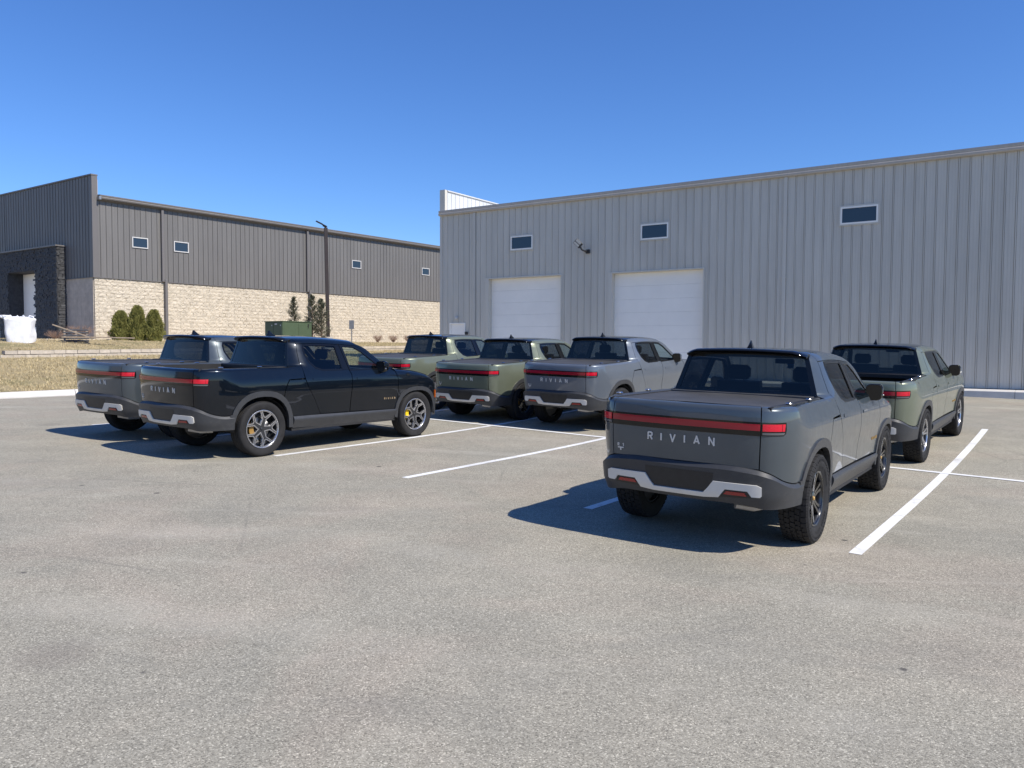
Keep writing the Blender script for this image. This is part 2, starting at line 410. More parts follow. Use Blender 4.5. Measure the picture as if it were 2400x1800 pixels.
def hermite(xs, ys):
    xs = np.array(xs, float); ys = np.array(ys, float); d = np.diff(ys)/np.diff(xs); m = np.zeros(len(xs))
    m[0] = d[0]; m[-1] = d[-1]
    for i in range(1, len(xs)-1):
        h0, h1 = xs[i]-xs[i-1], xs[i+1]-xs[i]
        m[i] = (d[i-1]*h1+d[i]*h0)/(h0+h1)
    X = xs.tolist(); Y = ys.tolist(); Mm = m.tolist()
    import bisect
    def f(x):
        if x <= X[0]: return Y[0]+Mm[0]*(x-X[0])
        if x >= X[-1]: return Y[-1]+Mm[-1]*(x-X[-1])
        i = bisect.bisect_right(X, x)-1; h = X[i+1]-X[i]; t = (x-X[i])/h
        return (2*t**3-3*t*t+1)*Y[i]+(t**3-2*t*t+t)*h*Mm[i]+(-2*t**3+3*t*t)*Y[i+1]+(t**3-t*t)*h*Mm[i+1]
    return f
def ss(a, b, x):
    t = min(1, max(0, (x-a)/(b-a))); return t*t*(3-2*t)
# ---------------------------------------------------------------- pickup trucks
def arc_table(pts):
    P = [np.array(p, float) for p in pts]; n = len(P); out = []
    for i in range(n-1):
        p0 = P[max(i-1, 0)]; p1 = P[i]; p2 = P[i+1]; p3 = P[min(i+2, n-1)]
        for j in range(14):
            t = j/14; out.append(.5*((2*p1)+(-p0+p2)*t+(2*p0-5*p1+4*p2-p3)*t*t+(-p0+3*p1-3*p2+p3)*t**3))
    out.append(P[-1]); out = np.array(out); s = np.concatenate([[0], np.cumsum(np.hypot(*np.diff(out, axis=0).T))])
    return out, s
REAR, RS = arc_table([(1.0, -.30), (.992, -.50), (.965, -.70), (.905, -.87), (.83, -.975), (.73, -1.035), (.55, -1.068), (.28, -1.088), (0, -1.095), (-.28, -1.088)])
FRONT, FS = arc_table([(1.0, 3.55), (.99, 3.80), (.955, 4.0), (.87, 4.16), (.72, 4.27), (.4, 4.35), (0, 4.38), (-.4, 4.35)])
def plan(u):
    if -.30 <= u <= 3.55: return 1.0, u, 1.0, 0.0
    T, S, q, sg = (REAR, RS, -.30-u, -1) if u < -.3 else (FRONT, FS, u-3.55, 1)
    def pt(q): return np.interp(q, S, T[:, 0]), np.interp(q, S, T[:, 1])
    x, y = pt(q); a = pt(max(0, q-.035)); b = pt(q+.035)
    dx, dy = b[0]-a[0], b[1]-a[1]; l = math.hypot(dx, dy)
    return float(x), float(y), float(sg*dy/l), float(-sg*dx/l)
def uR(x): return -.30-float(np.interp(-x, -REAR[:, 0], RS))      # rear: u for a given x (x falls along the table)
def uF(x): return 3.55+float(np.interp(-x, -FRONT[:, 0], FS))
W_ = [.30, .45, .57, .70, .85, .97, 1.08, 1.18, 1.27, 1.40, 1.60, 1.70, 1.78, 1.85, 1.92, 2.02, 2.15, 2.40, 2.62]
OFFS = hermite(W_, [.05, .035, .030, .022, .010, 0, 0, .012, .042, .095, .178, .220, .262, .312, .375, .472, .60, .85, 1.07])
ZZ = hermite(W_, [.30, .45, .57, .70, .85, .97, 1.08, 1.18, 1.27, 1.40, 1.60, 1.70, 1.772, 1.812, 1.835, 1.853, 1.862, 1.868, 1.868])
OFFR = hermite([.3, .45, .6, .8, .95, 1.1, 1.2, 1.3, 1.4, 1.8], [.09, .06, .04, .020, .006, 0, 0, .010, .03, .12])
ZF = hermite([2.85, 3.2, 3.5, 3.85, 4.06, 4.25, 4.4], [1.285, 1.255, 1.215, 1.125, 1.03, .985, .97])
DZ = hermite([.5, .7, 1.1, 1.6, 2.1, 2.4, 3.0], [.035, .02, 0, .012, .05, .09, .2])
def ztop(u):
    if u < .62: return 1.362, .045
    if u > 2.85:
        y = plan(u)[1]; return ZF(y), .075
    return 1.362, .045
def body(u, wv):
    x, y, nx, ny = plan(u)
    zt, r = ztop(u)
    wt = 1-ss(.56, .61, u) if u < 1.5 else ss(2.86, 2.98, u)
    rear = ss(-.35, -.75, u) if u < 0 else 0
    if wt > 0 and wv > zt-r:
        th = min((wv-(zt-r))/r, math.pi/2); ex = max(0, wv-(zt-r)-r*math.pi/2)
        z1 = zt-r+r*math.sin(th); o1 = r*(1-math.cos(th))+ex
        b1 = (OFFS(min(z1, 1.45))*(1-rear)+OFFR(z1)*rear)*(1 if u < 2 else .6)+o1
        p1 = (x-nx*b1, y-ny*b1, z1)
        if wt >= 1: return p1
    else: p1 = None
    z = ZZ(wv); o = OFFS(wv)*(1-rear)+OFFR(wv)*rear
    if u > 3.5: o = OFFS(min(wv, 1.2))*.6
    X = x-nx*o; Y = y-ny*o
    if z > 1.29: z -= DZ(min(max(Y, .5), 3.0))*(z-1.29)/.57
    if .3 < Y < .97: X -= X*1.28*(.97-Y)**2*ss(1.345, 1.41, wv)/.87
    if 2.2 < Y < 3.2 and wv > 1.25: X -= X*.055*((Y-2.2)/.65)**2*ss(1.25, 1.40, wv)
    # waist crease: doors scoop in above the sill
    if 0 <= u <= 3.5: X -= .009*ss(.98, .74, wv)*ss(.6, 1.2, u)*ss(3.1, 2.6, u)
    if p1 is None: return (X, Y, z)
    return tuple(a*wt+b*(1-wt) for a, b in zip(p1, (X, Y, z)))
def tg(x, z):     # tailgate skin, x signed
    p = body(uR(abs(x)), z); return (p[0]*(1 if x >= 0 else -1), p[1], p[2])
US = uR(.732)
ZB = hermite([uR(0), US-.15, US, US+.10, US+.26, US+.42, -.40], [.822, .818, .800, .770, .700, .662, .668])   # lower edge of rear paint / bumper top
def arch(y0, r, a0, a1, n=18, e=2.35, zc=.435, ry=None):
    out = []; ry = ry or r
    for i in range(n+1):
        t = R(a0+(a1-a0)*i/n); c, s = math.cos(t), math.sin(t)
        out.append((y0+r*math.copysign(abs(c)**(2/e), c), zc+ry*math.copysign(abs(s)**(2/e), s)))
    return out
RCUT = [(.815, 1.748), (.80, 1.60), (.795, 1.44), (.802, 1.30), (.82, 1.17), (.885, 1.01), (1.0, .85), (1.13, .62), (1.155, .572)]
ALINE = [(2.795, 1.298), (2.56, 1.435), (2.27, 1.665), (2.09, 1.748)]
WSE = [(2.88, 1.30), (2.63, 1.47), (2.33, 1.715), (2.13, 1.805), (2.05, 1.90)]      # windscreen edge on the side (y, w)
CACHE = {}
def cached(key, fn):
    if key not in CACHE: CACHE[key] = fn()
    return CACHE[key]
RWIN = [(.945, 1.715), (1.60, 1.715), (1.635, 1.315), (1.21, 1.315), (1.08, 1.355), (.985, 1.44), (.93, 1.56), (.922, 1.665)]
FWIN = [(1.775, 1.715), (2.04, 1.712), (2.20, 1.635), (2.50, 1.395), (2.60, 1.315), (1.83, 1.305)]
def grow(p, d): return inset_poly(p, -d)
STROKES = {'R': [[(0, 0), (0, 1)], [(0, 1), (.42, 1), (.58, .9), (.6, .74), (.55, .58), (.42, .5), (0, .5)], [(.34, .48), (.62, 0)]],
           'I': [[(0, 0), (0, 1)]], 'V': [[(0, 1), (.36, 0), (.72, 1)]], 'A': [[(0, 0), (.36, 1), (.72, 0)], [(.15, .3), (.57, .3)]],
           'N': [[(0, 0), (0, 1), (.66, 0), (.66, 1)]], '1': [[(0, .8), (.28, 1), (.28, 0)]], 'T': [[(0, 1), (.7, 1)], [(.35, 1), (.35, 0)]]}
WID = {'R': .62, 'I': 0, 'V': .72, 'A': .72, 'N': .66, '1': .28, 'T': .7}
def letter_mb(ch, ox, oz, h, th, fn, d0, d1):
    mb = MB()
    for k, st in enumerate(STROKES[ch]):
        for i in range(len(st)-1):
            a = np.array(st[i])*h; b = np.array(st[i+1])*h; d = b-a; l = np.hypot(*d); d = d/l; n_ = np.array((-d[1], d[0]))*th/2
            e0 = d*th*(.5 if i > 0 or len(st) > 2 else 0); e1 = d*th*(.5 if i < len(st)-2 else 0)
            if i == 0: e0 = d*0
            q = [a-e0+n_, a-e0-n_, b+e1-n_, b+e1+n_]
            mb.prism([(ox+p[0], oz+p[1]) for p in q], d0+k*.0003+i*.0001, d1+k*.0004+i*.0002, fn)
    return mb
def letters(x0, x1, z0, h, th, fn, d0=0, d1=.005, word='RIVIAN'):
    tot = sum(WID[c] for c in word)*h; gap = (x1-x0-tot)/(len(word)-1); x = x0; out = []
    for c in word:
        out.append(letter_mb(c, x, z0, h, th, fn, d0, d1)); x += WID[c]*h+gap
    return out
def surf(f, centre=(0, 1.6, .7)):
    C = Vector(centre)
    def g(a, b, d):
        e = .004; q = Vector(f(a, b)); t = (Vector(f(a+e, b))-Vector(f(a-e, b))).cross(Vector(f(a, b+e))-Vector(f(a, b-e)))
        t.normalize()
        if t.dot(q-C) < 0: t = -t
        return q+t*d
    return g
# --- wheels ---------------------------------------------------------------
def tyre_mesh(kind):
    rr, tr = (.300, .434) if kind == 'road' else (.268, .440)
    w2 = .137 if kind == 'road' else .138
    mb = MB()
    if kind == 'road':
        prof = [(.088, rr), (.118, rr+.012), (.128, rr+.035), (w2, rr+.075), (w2-.003, tr-.035), (.122, tr-.014), (.108, tr-.006)]
        for gx in (.075, .028, -.028, -.075):
            prof += [(gx+.007, tr-.001), (gx+.005, tr-.010), (gx-.005, tr-.010), (gx-.007, tr-.001)]
        prof += [(-.108, tr-.006), (-.122, tr-.014), (-w2, tr-.05), (-w2, rr+.06), (-.12, rr+.01), (-.09, rr)]
        mb.lathe_x(prof, 72)
        for k in range(72):                       # lateral sipes as small shoulder lugs
            t = 2*math.pi*(k+.5)/72; dt = 2*math.pi/72*.42
            for sx in (1, -1):
                vs = []
                for a in (t-dt, t+dt):
                    for x, r in ((.083, tr+.001), (.108, tr-.003), (.123, tr-.011)): vs.append((sx*x, r*math.cos(a), r*math.sin(a)))
                mb.add(vs, [(0, 1, 4, 3), (1, 2, 5, 4)] if sx < 0 else [(3, 4, 1, 0), (4, 5, 2, 1)])
    else:
        b = tr-.013
        prof = [(.09, rr), (.118, rr+.012), (.127, rr+.03), (.139, rr+.075), (.139, b-.05), (.128, b-.012), (.11, b),
                (-.11, b), (-.128, b-.012), (-.139, b-.05), (-.139, rr+.06), (-.12, rr+.01), (-.09, rr)]
        mb.lathe_x(prof, 72)
        rnd = random.Random(3); NB_ = 46
        rows = [(-.128, -.080, 0, 1), (-.073, -.030, .5, 0), (-.023, .020, .2, 0), (.027, .072, .7, 0), (.080, .128, .1, 1)]
        for x0, x1, ph, sh in rows:
            for k in range(NB_):
                t0 = 2*math.pi*(k+ph)/NB_; d = 2*math.pi/NB_
                sk = rnd.uniform(-.12, .12)*d; a0 = t0+.06*d; a1 = t0+.90*d
                jx = rnd.uniform(-.003, .003)
                def q(x, a, r): return (x, r*math.cos(a), r*math.sin(a))
                X0, X1 = x0+jx, x1+jx; rt = tr-.001
                r0, r1 = (rt-.007 if (sh and x0 < 0) else rt), (rt-.007 if (sh and x0 > 0) else rt)
                # zig-zag block outline of 6 corners
                o = [(X0, a0), (X1, a0+sk), (X1, a1+sk), ((X0+X1)/2, a1+sk*.5+.10*d), ((X0+X1)/2-.004, a1-.12*d), (X0, a1-.1*d)]
                rad = lambda x: r0+(r1-r0)*(x-X0)/(X1-X0)
                top = [q(x, a, rad(x)) for x, a in o]; bot = [q(x, a, b-.004) for x, a in o]
                mb.add(top+bot, [tuple(range(6))]+[(i, i+6, (i+1) % 6+6, (i+1) % 6) for i in range(6)])
        for k in range(NB_):                    # side lugs
            t = 2*math.pi*k/NB_; d = 2*math.pi/NB_
            for a0, a1, rl in ((t+.05*d, t+.5*d, .055), (t+.55*d, t+.95*d, .035)):
                vs = []
                for a in (a0, a1):
                    for x, r in ((.126, tr-.010), (.1435, tr-.03), (.1435, tr-.012-rl), (.137, tr-.02-rl)): vs.append((x, r*math.cos(a), r*math.sin(a)))
                mb.add(vs, [(4, 5, 1, 0), (5, 6, 2, 1), (6, 7, 3, 2), (0, 1, 2, 3), (7, 6, 5, 4)])
        for k in range(64):                    # raised sidewall lettering marks
            if (k//7) % 3 == 2 or k % 7 == 6: continue
            t = 2*math.pi*k/64
            vs = []
            for a in (t, t+.05):
                for r in (rr+.045, rr+.068): vs.append((.1415 if r < rr+.05 else .1425, r*math.cos(a), r*math.sin(a)))
            mb.add(vs, [(2, 3, 1, 0)])
    return mb.me('tyre', angle=32)
def polyr(mb, pts, wd, x0, x1, taper=None):
    """flat spoke along polyline in the wheel plane, thickness x0..x1"""
    pts = [np.array(p) for p in pts]; L = []; Rr = []
    for i, p in enumerate(pts):
        d = pts[min(i+1, len(pts)-1)]-pts[max(i-1, 0)]; d = d/np.hypot(*d); n_ = np.array((-d[1], d[0])); ww = wd[i]/2
        L.append(p+n_*ww); Rr.append(p-n_*ww)
    for i in range(len(pts)-1):
        q = [L[i], L[i+1], Rr[i+1], Rr[i]]
        dx = taper or [0]*len(pts)
        b = [.86]*4; cx = sum(q)/4
        top = [(x1+dx[i], *q[0]), (x1+dx[i+1], *q[1]), (x1+dx[i+1], *q[2]), (x1+dx[i], *q[3])]
        bot = [(x0, *(cx+(v-cx)*1.0)) for v in q]
        mb.add(top+bot, [(0, 1, 2, 3), (7, 6, 5, 4), (0, 4, 5, 1), (1, 5, 6, 2), (2, 6, 7, 3), (3, 7, 4, 0)])
def pol(r, a): return np.array((r*math.cos(a), r*math.sin(a)))
def build_wheel(parent, x, y, kind, side, rim, front):
    """kind road/at; rim 'sport' | 'black' | 'bright'"""
    def barrel():
        rr = .300 if kind == 'road' else .268
        mb = MB(); mb.lathe_x([(.112, rr-.004), (.118, rr+.006), (.10, rr+.004), (-.10, rr+.004), (-.10, rr-.012), (.075, rr-.02), (.10, rr-.016), (.112, rr-.004)], 56)
        mb.lathe_x([(-.06, 0.001), (-.06, rr-.012)], 40); return mb.me('wheel', angle=40)
    wh = link('wheel', cached(('barrel', kind), barrel), None, parent)
    if not wh.data.materials: wh.data.materials.append(M['rimdark'])
    wh.location = (x, y, .434); wh.rotation_euler = (R(random.uniform(0, 70)), 0, 0 if side > 0 else math.pi)
    link('tyre', cached(('tyre', kind), lambda: tyre_mesh(kind)), M['tyre'], wh)
    rr = .297 if kind == 'road' else .265
    if rim == 'sport':
        def cell(k, pts, grow_=0):
            a = 2*math.pi*k/5; o = [(r_*math.cos(a)-l_*math.sin(a), r_*math.sin(a)+l_*math.cos(a)) for r_, l_ in pts]
            return o
        def arcpts(r_, hl, n=4):
            am = math.asin(hl/r_); return [(r_*math.cos(-am+2*am*i/n), r_*math.sin(-am+2*am*i/n)) for i in range(n+1)]
        BIG = [(.052, 0), (.135, -.074)]+arcpts(.291, .073)+[(.135, .074)]
        SML = [(.180, -.021)]+arcpts(.291, .101)+[(.180, .021)]
        face = lambda b, c: (.098-.016*(1-(b*b+c*c)/.0882), b, c)
        bigs = [cell(k, BIG) for k in range(5)]; smls = [cell(k+.5, SML) for k in range(5)]
        disc = [(.296*math.cos(2*math.pi*i/60), .296*math.sin(2*math.pi*i/60)) for i in range(60)]
        def plate(): return panel('spokes', disc, face, holes=[inset_poly(o, .014) for o in bigs+smls], step=.03, inset=0, depth=.045, centre=(-1, 0, 0))
        link('spokes', cached(('sp', 'base'), plate), M['rimdark'], wh)
        def frame(o, d_): return panel('spoke_edge', o, face, holes=[inset_poly(o, d_)], step=.03, inset=0, off=.003, depth=.03, centre=(-1, 0, 0))
        for k in range(5):
            link('spoke_edge', cached(('sb', k), lambda: frame(bigs[k], .015)), M['rimbright'], wh)
            link('spoke_edge', cached(('ss', k), lambda: frame(smls[k], .016)), M['rimbright'], wh)
    else:
        def at():
            mb = MB()
            for k in range(6):
                a = 2*math.pi*k/6
                for s in (-1, 1):
                    polyr(mb, [pol(.045, a+s*.35), pol(.16, a+s*R(7.5)), pol(rr, a+s*R(9))], [.030, .026, .030], .05, .088, [-.01, .0, .014])
                polyr(mb, [pol(.215, a-R(9)), pol(.215, a+R(9))], [.018, .018], .05, .088)
            mb.lathe_x([(.082, .002), (.09, .05), (.084, .068), (.05, .072)], 24)
            return mb.me('spokes')
        if rim == 'black': link('spokes', cached(('at', 'b'), at), M['rimblack'], wh)
        else: link('spokes', cached(('at', 'w'), at), M['rimbright'], wh)
    def ring():
        mb = MB(); mb.lathe_x([(.100, rr-.012), (.113, rr-.010), (.116, rr), (.108, rr+.006)], 56); return mb.me('rim', smooth=True)
    link('rim', cached(('ring', kind, rim), ring), M['rimbright'] if rim != 'black' else M['rimblack'], wh)
    link('hub_cap', cached(('hubcap', rim == 'black'), lambda: MB().lathe_x([(.098, .001), (.098, .015), (.092, .021), (.08, .021)], 20).me('hub_cap', angle=30)), M['gold'] if rim == 'black' else M['rimdark'], wh)
    link('brake_disc', cached('disc', lambda: MB().lathe_x([(.012, .08), (.012, .185), (-.012, .185), (-.012, .08)], 40).me('brake_disc', angle=30)), M['disc'], wh)
    def cal():
        mb = MB(); n = 8
        for i in range(n):
            a0 = R(150+i*60/n); a1 = R(150+(i+1)*60/n)
            vs = [(xx, r*math.cos(a), r*math.sin(a)) for a in (a0, a1) for r in (.125, .205) for xx in (-.01, .052)]
            mb.add(vs, [(1, 3, 7, 5), (2, 3, 1, 0), (4, 5, 7, 6), (3, 2, 6, 7), (0, 1, 5, 4)])
        return mb.me('brake_caliper')
    c = link('brake_caliper', cached(('cal', front), cal), M['caly' if front else 'calg'], wh)
    c.rotation_euler = (-wh.rotation_euler[0] + (0 if side > 0 else math.pi), 0, 0)
    return wh
# --- the body -------------------------------------------------------------
def build_truck(label, x, y, th, dz, colour, kind, rim, cover, steer=0):
    t = empty('pickup_truck'); tag(t, label, 'pickup truck', 'pickup trucks parked in the lot')
    th = R(th); s, c = math.sin(th), math.cos(th)
    X, Y = np.array((c, -s)), np.array((s, c)); p = np.array((x, y))
    g0 = G(*p); gy = (G(*(p+Y*3.449))-g0)/3.449; gx = (G(*(p+X))-G(*(p-X)))/2
    yv = Vector((Y[0], Y[1], gy)).normalized(); xv = Vector((X[0], X[1], gx)); xv = (xv-yv*xv.dot(yv)).normalized(); zv = xv.cross(yv)
    t.matrix_world = Matrix(((xv.x, yv.x, zv.x, x), (xv.y, yv.y, zv.y, y), (xv.z, yv.z, zv.z, g0), (0, 0, 0, 1)))
    def part(name, key, fn, m, parent=None, label=None):
        o = link(name, cached(key, fn), M[m] if isinstance(m, str) else m, parent or t)
        if parent is None: o.location = (0, 0, dz)
        o.color = (*colour, 1)
        if label: o['label'] = label
        return o
    P = lambda nm, poly, **k: (lambda: panel(nm, poly, k.pop('f', body), **k))
    for sd in (1, -1):
        # rear quarter with the C pillar
        archR = arch(0, .562, 0, 180, 16, ry=.567)
        AR = [q for q in archR if q[1] > .575]
        quarter = [(US, ZB(US)), (US, 1.20), (US, 1.3895), (-.9, 1.3895), (0, 1.3895), (.56, 1.388), (.60, 1.385), (.62, 1.42), (.64, 1.50), (.665, 1.64), (.69, 1.78), (.70, 1.895), (.815, 1.895)] + RCUT[:6]
        tun0 = [(.885, 1.01), (.802, 1.175), (.50, 1.165), (.455, 1.10), (.415, 1.00), (.40, .93)]
        aft = [q for q in archR if q[0] < .40]
        quarter = [q for q in quarter[:-2]] + [(.806, 1.185), (.495, 1.172), (.445, 1.10), (.405, 1.0), (.392, .905)] + [q for q in aft if q[0] < .37 and q[1] > .66] + [(-.56, .667)] + [(u, ZB(u)) for u in (-.62, US+.42, US+.34, US+.26, US+.18, US+.10)]
        part('rear_quarter', ('q', sd), P('rear_quarter', quarter, step=.032, side=sd, inset=.0025), 'paint')
        fwd = [q for q in archR if q[0] > .40 and q[1] > .6]
        tun = [(.81, 1.165), (.885, 1.01), (1.0, .85), (1.13, .62), (1.15, .572), (.562, .572)] + fwd + [(.398, .905), (.41, .99), (.452, 1.09), (.50, 1.160)]
        part('gear_tunnel_door', ('gt', sd), P('gear_tunnel_door', tun, step=.035, side=sd, inset=.0022), 'paint')
        d = part('rear_door', ('rd', sd), P('rear_door', RCUT+[(1.802, .572), (1.825, 1.22), (1.79, 1.30), (1.70, 1.748)], holes=[grow(RWIN, .022)], step=.04, side=sd), 'paint')
        part('window_trim', ('rwt', sd), P('window_trim', grow(RWIN, .026), holes=[inset_poly(RWIN, .004)], step=.05, side=sd, inset=0, off=.002), 'gloss', d)
        part('window', ('rw', sd), P('window', RWIN, step=.07, side=sd, inset=-.002, off=-.006, depth=.005), 'tint', d)
        hf = surf(body)
        def handle(y0):
            def f():
                mb = MB(); z0 = 1.125 if y0 > 1.5 else 1.145
                mb.prism([(y0, z0), (y0+.21, z0), (y0+.215, z0+.012), (y0+.21, z0+.036), (y0, z0+.036), (y0-.004, z0+.02)], -.004, .006, hf)
                if sd < 0: mb.v = [(-a, b, q) for a, b, q in mb.v]; mb.f = [q[::-1] for q in mb.f]
                return mb.me('door_handle')
            return f
        part('door_handle', ('h', sd, 0), handle(.97), 'paint', d)
        d = part('front_door', ('fd', sd), P('front_door', [(1.83, 1.22), (1.808, .572), (2.925, .545), (2.96, .78), (2.945, 1.13), (2.89, 1.25), (2.80, 1.29)]+ALINE[1:]+[(1.71, 1.748), (1.796, 1.30)], holes=[grow(FWIN, .022)], step=.04, side=sd), 'paint')
        part('window_trim', ('fwt', sd), P('window_trim', grow(FWIN, .026), holes=[inset_poly(FWIN, .004)], step=.05, side=sd, inset=0, off=.002), 'gloss', d)
        part('window', ('fw', sd), P('window', FWIN, step=.07, side=sd, inset=-.002, off=-.006, depth=.005), 'clear', d)
        part('door_handle', ('h', sd, 1), handle(1.94), 'paint', d)
        part('door_pillar', ('bp', sd), P('door_pillar', [(1.615, 1.735), (1.70, 1.735), (1.785, 1.298), (1.65, 1.298)], step=.06, side=sd, inset=0, off=.004), 'gloss')
        part('door_pillar', ('bp2', sd), P('door_pillar', [(1.712, 1.735), (1.77, 1.735), (1.825, 1.298), (1.797, 1.298)], step=.06, side=sd, inset=0, off=.004), 'gloss')
        def lett():
            mb = MB(); fn = surf(body)
            g = (lambda a, b, d_: fn(a, b, d_)) if sd > 0 else (lambda a, b, d_: (lambda v: Vector((-v[0], v[1], v[2])))(fn(5.50-a, b, d_)))
            for l_ in letters(2.62, 2.89, .737, .032, .008, g, 0, .005): mb.add(l_.v, l_.f)
            return mb.me('lettering')
        part('lettering', ('dl', sd, kind), lett, 'gold' if kind == 'at' else 'palegold')
        # rail, front wing, cladding
        part('roof_rail', ('rail', sd), P('roof_rail', [(.8155, 1.895), (.8155, 1.752)]+[(2.092, 1.752)]+ALINE[::-1][1:]+WSE, step=.035, side=sd, inset=.002), 'paint')
        archF = arch(3.47, .562, 0, 180, 16, ry=.50)
        wing = [(2.93, .56), (2.965, .78), (2.95, 1.13), (2.895, 1.26), (2.90, 1.30)] + [(u, ZF(plan(u)[1])+.040) for u in (3.0, 3.2, 3.4, 3.6, 3.8, 3.95)] + [(4.02, .95), (4.03, .80), (4.06, .62)] + archF[0:0]+[q for q in archF if q[1] > .6]
        part('front_wing', ('wing', sd), P('front_wing', wing, step=.04, side=sd), 'paint')
        archRi = arch(0, .50, 0, 180, 16, ry=.49); 
        part('wheel_arch_trim', ('atr', sd), P('wheel_arch_trim', [(.572, .572)]+[q for q in arch(0, .572, 0, 180, 18, ry=.575) if q[1] > .58]+[(-.575, .66), (-.56, .45)]+[q for q in archRi if q[1] > .45][::-1]+[(.50, .40), (.58, .40)], step=.03, side=sd, inset=0, off=.016, depth=.06), 'clad')
        part('wheel_arch_trim', ('atf', sd), P('wheel_arch_trim', [(4.04, .45)]+[q for q in arch(3.47, .572, 0, 180, 18, ry=.512) if q[1] > .5]+[(2.90, .50), (2.90, .40), (2.97, .38)]+[q for q in arch(3.47, .50, 0, 180, 16, ry=.44) if q[1] > .45][::-1]+[(3.975, .42)], step=.03, side=sd, inset=0, off=.016, depth=.06), 'clad')
        part('sill_trim', ('sill', sd), P('sill_trim', [(.585, .567), (2.915, .540), (2.915, .345), (1.2, .375), (.585, .385)], step=.02, side=sd, inset=0, off=.012, depth=.05, f=lambda u, z: (lambda p: (p[0]+.024*min(1, max(0, (.567-z)/.04))-.055*min(1, max(0, (.50-z)/.14)), p[1], p[2]))(body(u, z))), 'clad')
        def tl(m_, poly, off, stp=.03): return P(m_, poly, side=sd, step=stp, inset=0, off=off, depth=.012)
        UE = uR(.905)
        lamp = part('tail_lamp', ('tl', sd), tl('tail_lamp', [(US+.004, 1.108), (UE-.03, 1.110), (UE-.006, 1.128), (UE, 1.165), (UE-.004, 1.228), (US+.004, 1.228)], .004), 'gloss')
        part('lamp_lens', ('tll', sd), tl('lamp_lens', [(US+.012, 1.150), (UE-.030, 1.150), (UE-.022, 1.213), (US+.012, 1.212)], .012), 'redbright', lamp)
        part('lamp_divider', ('tlv', sd), tl('lamp_divider', [(UE-.060, 1.151), (UE-.054, 1.151), (UE-.054, 1.212), (UE-.060, 1.212)], .0135), 'red', lamp)
        part('reverse_lens', ('tlr', sd), tl('reverse_lens', [(US+.012, 1.118), (UE-.035, 1.118), (UE-.022, 1.138), (US+.012, 1.138)], .009), 'lens', lamp)
        part('marker_lamp', ('mk', sd), P('marker_lamp', [(4.03, .70), (4.05, .70), (4.03, .84), (4.0, .86)], side=sd, step=.03, inset=0, off=.022, depth=.02), 'amber')
        part('headlamp', ('hl', sd), P('headlamp', [(uF(.95), .90), (uF(.95)+.12, .80), (uF(.62), .80), (uF(.62), 1.0), (uF(.95), 1.0)], side=sd, step=.04, inset=0, off=.006), 'lens')
        # bed rail cap with tie down cleats
        def cap():
            f = lambda a, b: (b, a, 1.366+.004*math.sin((b-.80)/.13*math.pi))
            edge = lambda yy: body(uR(.9) if yy < -1 else yy, 1.3895)[0]-.004
            ys = [-.93, -.86, -.75, -.6, -.4, 0, .3, .46]
            out = [(yy, max(.80, body(-.30-(-(yy)-.30)*1.03 if yy < -.3 else yy, 1.3895)[0]-.014)) for yy in ys]+[(.53, .84)]
            return panel('bed_rail', out+[(.575, .80), (.575, .775), (-.93, .775)], f, step=.08, side=sd, inset=0, depth=.03, centre=(0, 0, -5))
        part('bed_rail', ('bedrail', sd), cap, 'clad')
        def cleats(yc):
            mb = MB()
            mb.box(.835, .885, yc-.035, yc+.035, 1.372, 1.392, .008)
            if sd < 0: mb.v = [(-a, b, q) for a, b, q in mb.v]; mb.f = [q[::-1] for q in mb.f]
            return mb.me('tie_down')
        for yc in (-.66, .02): part('tie_down', ('cl', sd, yc), (lambda yc=yc: cleats(yc)), 'chrome')
        # mirror
        def mir(which):
            def f():
                mb = MB(); n = 14
                rings = []
                for k, (yy, sc) in enumerate([(2.555, .93), (2.565, 1.0), (2.60, 1.0), (2.66, .88), (2.71, .6), (2.735, .2)]):
                    ring = []
                    for i in range(n):
                        a = 2*math.pi*i/n; ex = .55
                        cx_ = math.copysign(abs(math.cos(a))**ex, math.cos(a)); cz = math.copysign(abs(math.sin(a))**ex, math.sin(a))
                        ring.append((1.0+.098*sc*cx_+(.0 if cz > 0 else -.008), yy-.07+.02*cx_, 1.335+(.108 if cz > 0 else .098)*sc*cz))
                    rings.append(ring)
                def keep(p): return p[2] > 1.375 if which == 'cap' else True
                if which in ('shell', 'cap'):
                    g_ = 0 if which == 'shell' else .004
                    vs = [q for r_ in rings for q in r_]
                    if which == 'cap': vs = [(1.0+(a-1.0)*1.035, b+.003, 1.335+(q-1.335)*1.03) for a, b, q in vs]
                    fs = []
                    for i in range(len(rings)-1):
                        for k in range(n):
                            q = (i*n+k, i*n+(k+1) % n, (i+1)*n+(k+1) % n, (i+1)*n+k)
                            if which == 'shell' or (all(vs[j][2] > 1.31 and vs[j][0] > 1.0 for j in q) and i >= 1): fs.append(q)
                    if which == 'shell':
                        fs.append(tuple(range(n))[::-1]); fs.append(tuple(range(len(rings)*n-n, len(rings)*n)))
                    mb.add(vs, fs)
                    if which == 'shell':
                        mb.prism([(2.53, 1.235), (2.64, 1.235), (2.62, 1.275), (2.53, 1.27)], .88, 1.0, lambda a, b, d_: (d_, a, b+(d_-.9)*.1))
                if which == 'glass':
                    mb.add([(1.0+(a-1.0)*.84, 2.4805+.02*(a-1.0)/.098, 1.335+(q-1.335)*.86) for a, b, q in rings[0]], [tuple(range(n))[::-1]])
                if which == 'signal': mb.box(1.045, 1.108, 2.515, 2.55, 1.300, 1.318, .005)
                if sd < 0: mb.v = [(-a, b, q) for a, b, q in mb.v]; mb.f = [q[::-1] for q in mb.f]
                return mb.me('side_mirror', angle=40)
            return f
        mi = part('side_mirror', ('mi', sd), mir('shell'), 'gloss')
